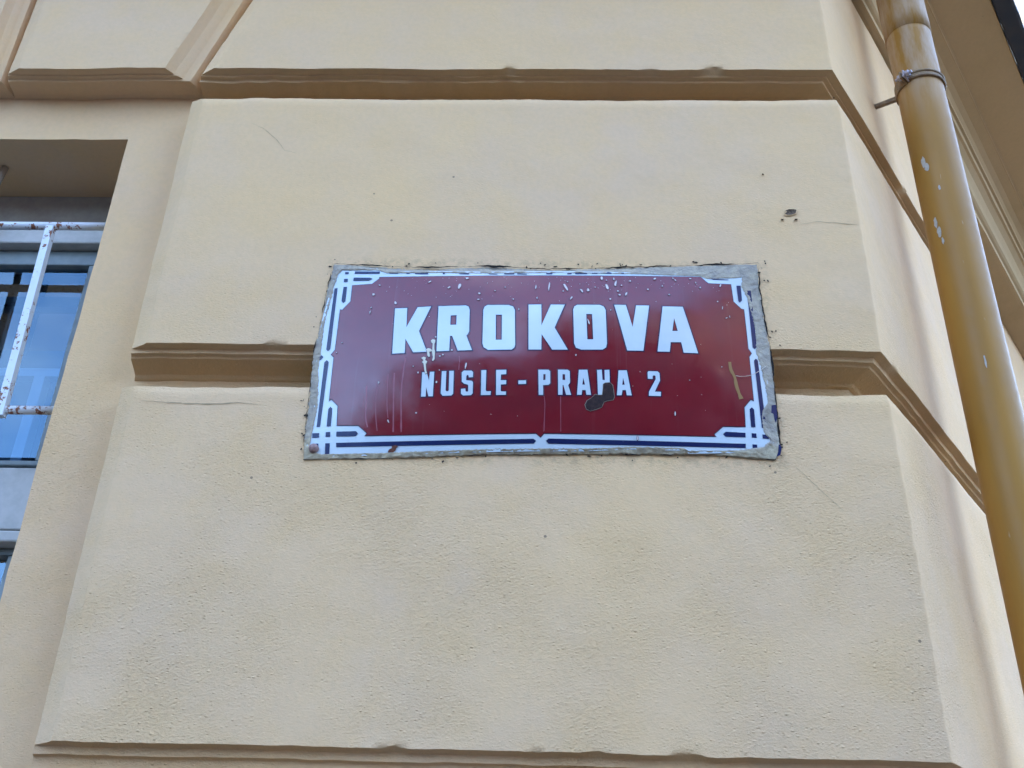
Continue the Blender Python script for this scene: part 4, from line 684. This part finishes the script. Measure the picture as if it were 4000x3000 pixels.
# ------------------------------------------------------------------ rainwater downpipe
PX, PY = .6655, .1664
dp = empty("downpipe", (PX, PY, 0))
tag(dp, "ochre painted round rainwater downpipe with chipped paint on the side wall", "downpipe")
RP = .0397
def cyl(z0, z1, r0, r1=None, n=48, lip=0):
    mb = MB(); r1 = r1 or r0; zs = samples(z0, z1, .05)
    mb.tube([(PX, PY, z) for z in zs], [r0+(r1-r0)*q/(len(zs)-1) for q in range(len(zs))], n); return mb
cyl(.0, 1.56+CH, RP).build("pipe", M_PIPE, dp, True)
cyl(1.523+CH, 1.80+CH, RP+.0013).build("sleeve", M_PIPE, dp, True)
def cylpatch(cx_az, z, pts, lift=.0006):
    """small patch on the pipe: pts = (along tangent, up) in metres; azimuth measured from the pipe axis"""
    v = []
    for a, b in pts:
        th = cx_az+a/RP; v.append(V3((PX+(RP+lift)*math.cos(th), PY+(RP+lift)*math.sin(th), z+b)))
    return v
vw = math.atan2(-DW-PY, 0-PX)        # azimuth of the pipe side that faces the camera
rn = random.Random(3)
for (az, z, a, b) in ((-.50, 1.203, .0045, .013), (-.42, 1.190, .0042, .009), (-.56, 1.075, .0032, .012), (-.50, 1.055, .0042, .012), (-.42, 1.036, .0022, .008), (-.10, 1.139, .0022, .006), (.12, .802, .0014, .014)):
    pts = [(a*math.cos(2*math.pi*k/13)*rn.uniform(.55, 1.15), b*math.sin(2*math.pi*k/13)*rn.uniform(.7, 1.1)) for k in range(13)]
    pb = MB(); pb.add(cylpatch(vw+az, z+CH, pts, .0006 if z < 1.5 else .003), [tuple(range(13))]); pb.build("bare_patch", M_BARE, dp)
# clamp
def band(z0, z1, r, a0, a1, n=40, th=.0022):
    mb = MB(); v = []; f = []
    for k in range(n+1):
        a = a0+(a1-a0)*k/n
        for rr, z in ((r, z0), (r+th, z0), (r+th, z1), (r, z1)): v.append((PX+rr*math.cos(a), PY+rr*math.sin(a), z))
    for k in range(n):
        for q in range(4): f.append((k*4+q, k*4+(q+1) % 4, (k+1)*4+(q+1) % 4, (k+1)*4+q))
    f += [(0, 1, 2, 3), (n*4+3, n*4+2, n*4+1, n*4)]; mb.add(v, f); return mb
ZC = 1.395+CH; AB = vw-.42
c = band(ZC-.006, ZC+.008, RP+.0003, AB+.04, AB+math.pi, th=.0018)
for zz in (-.0045, .0065):
    c.tube([(PX+(RP+.0022)*math.cos(AB+.04+(math.pi-.04)*k/40), PY+(RP+.0022)*math.sin(AB+.04+(math.pi-.04)*k/40), ZC+zz) for k in range(41)], .0024, 8)
cl = c.build("clamp", M_CLAMP, dp)
band(ZC-.011, ZC+.011, RP+.0003, AB-math.pi+.04, AB-.04, th=.0026).build("clamp_half", M_CLAMP, cl)
def radial(a, r, z): return V3((PX+r*math.cos(a), PY+r*math.sin(a), z))
for sg in (-1, 1):
    e = MB(); a = AB+sg*.055
    t = V3((-math.sin(a), math.cos(a), 0))*.0012
    q = [radial(a, RP, ZC-.009), radial(a, RP+.019, ZC-.007), radial(a, RP+.019, ZC+.007), radial(a, RP, ZC+.010)]
    e.add([p-t for p in q]+[p+t for p in q], [(0, 1, 2, 3), (7, 6, 5, 4), (0, 4, 5, 1), (1, 5, 6, 2), (2, 6, 7, 3), (3, 7, 4, 0)]); e.build("ear", M_CLAMP if sg < 0 else M_BOLT, cl)
bo = MB(); ax = V3((-math.sin(AB), math.cos(AB), 0)); cc = radial(AB, RP+.012, ZC)
bo.tube([cc-ax*.016, cc+ax*.016], .0026, 10); bo.tube([cc+ax*.005, cc+ax*.011], .0062, 6); bo.tube([cc-ax*.010, cc-ax*.005], .0062, 6)
bo.build("bolt", M_BOLT, cl)
wp = V3((SCN, 0, 0))+(.252-.0)*U2; wp.z = 1.40+CH
sp = MB(); tgt = V3((PX, PY, ZC-.002)); d_ = (V3((wp.x, wp.y, ZC-.002))-tgt).normalized()
st = tgt+d_*(RP+.001); sp.tube([st, V3((wp.x, wp.y, ZC+.0))+N2*BASE], [.0055, .0045], 8); sp.build("spike", M_CLAMP, cl)

# ------------------------------------------------------------------ unseen houses: across the street for reflections, more added to block low sky
def house(name, label, x0, x1, y0, y1, h, mt, nx, nz_, roof):
    e = empty(name, ((x0+x1)/2, y1, 0)); tag(e, label, "house", "houses across the street")
    mb = MB(); mb.box(x0, x1, y0, y1, 0, h); mb.box(x0-.2, x1+.2, y0, y1+.25, h-.22, h-.02)
    wl = mb.build("wall", mt, e)
    for i in range(nx):
        for k in range(nz_):
            cx = x0+(x1-x0)*(i+.5)/nx; cz = 1.0+(h-1.0)*(k+.45)/nz_
            fm = MB(); fm.box(cx-.6, cx+.6, y1+.003, y1+.06, cz-.85, cz+.85); wo = fm.build("window", M_FRAME, e)
            for dx in (-.28, .28):
                g_ = MB(); g_.box(cx+dx-.24, cx+dx+.24, y1+.061, y1+.068, cz-.75, cz+.75); g_.build("pane", M_HGL, wo)
    rf = MB(); ym = (y0+y1)/2
    rf.add([(x0-.2, y1+.3, h), (x1+.2, y1+.3, h), (x1+.2, ym, h+roof), (x0-.2, ym, h+roof), (x0-.2, y0-.3, h), (x1+.2, y0-.3, h)], [(0, 1, 2, 3), (3, 2, 5, 4), (0, 3, 4), (1, 5, 2)])
    rf.build("roof", M_TILE, e)
house("town_house", "grey rendered house with tiled roof across the street", -4.2, -.3, -20, -12, 8.6, M_HOUSE2, 2, 3, 1.2)
house("town_house", "tall brown rendered house across the street", -.28, 8.4, -21, -12, 13.2, M_HOUSE, 4, 4, 1.0)
house("town_house", "low grey house with tiled roof across the street", -15, -4.22, -22, -13, 4.0, M_HOUSE2, 4, 1, 1.4)
house("town_house", "wide brown house added farther along the street to block low sky", -30, -15.02, -20, -12, 8.0, M_HOUSE, 5, 3, 1.4)
house("town_house", "dark rendered house added at the left end of the street to block low sky", -44, -34, -19, 3, 7.0, M_HOUSE2, 3, 2, 1.6)
house("town_house", "long low brown house added beyond the side street to block low sky", 16, 50, -32, -24, 9.0, M_HOUSE, 6, 3, 1.4)
house("town_house", "grey house added at the end of the side street to block low sky", 3, 16, -44, -34, 11.0, M_HOUSE2, 4, 3, 1.4)
house("town_house", "tall grey house added at the right end of the street to block low sky", 46, 58, -20, 12, 12.0, M_HOUSE2, 3, 4, 1.4)
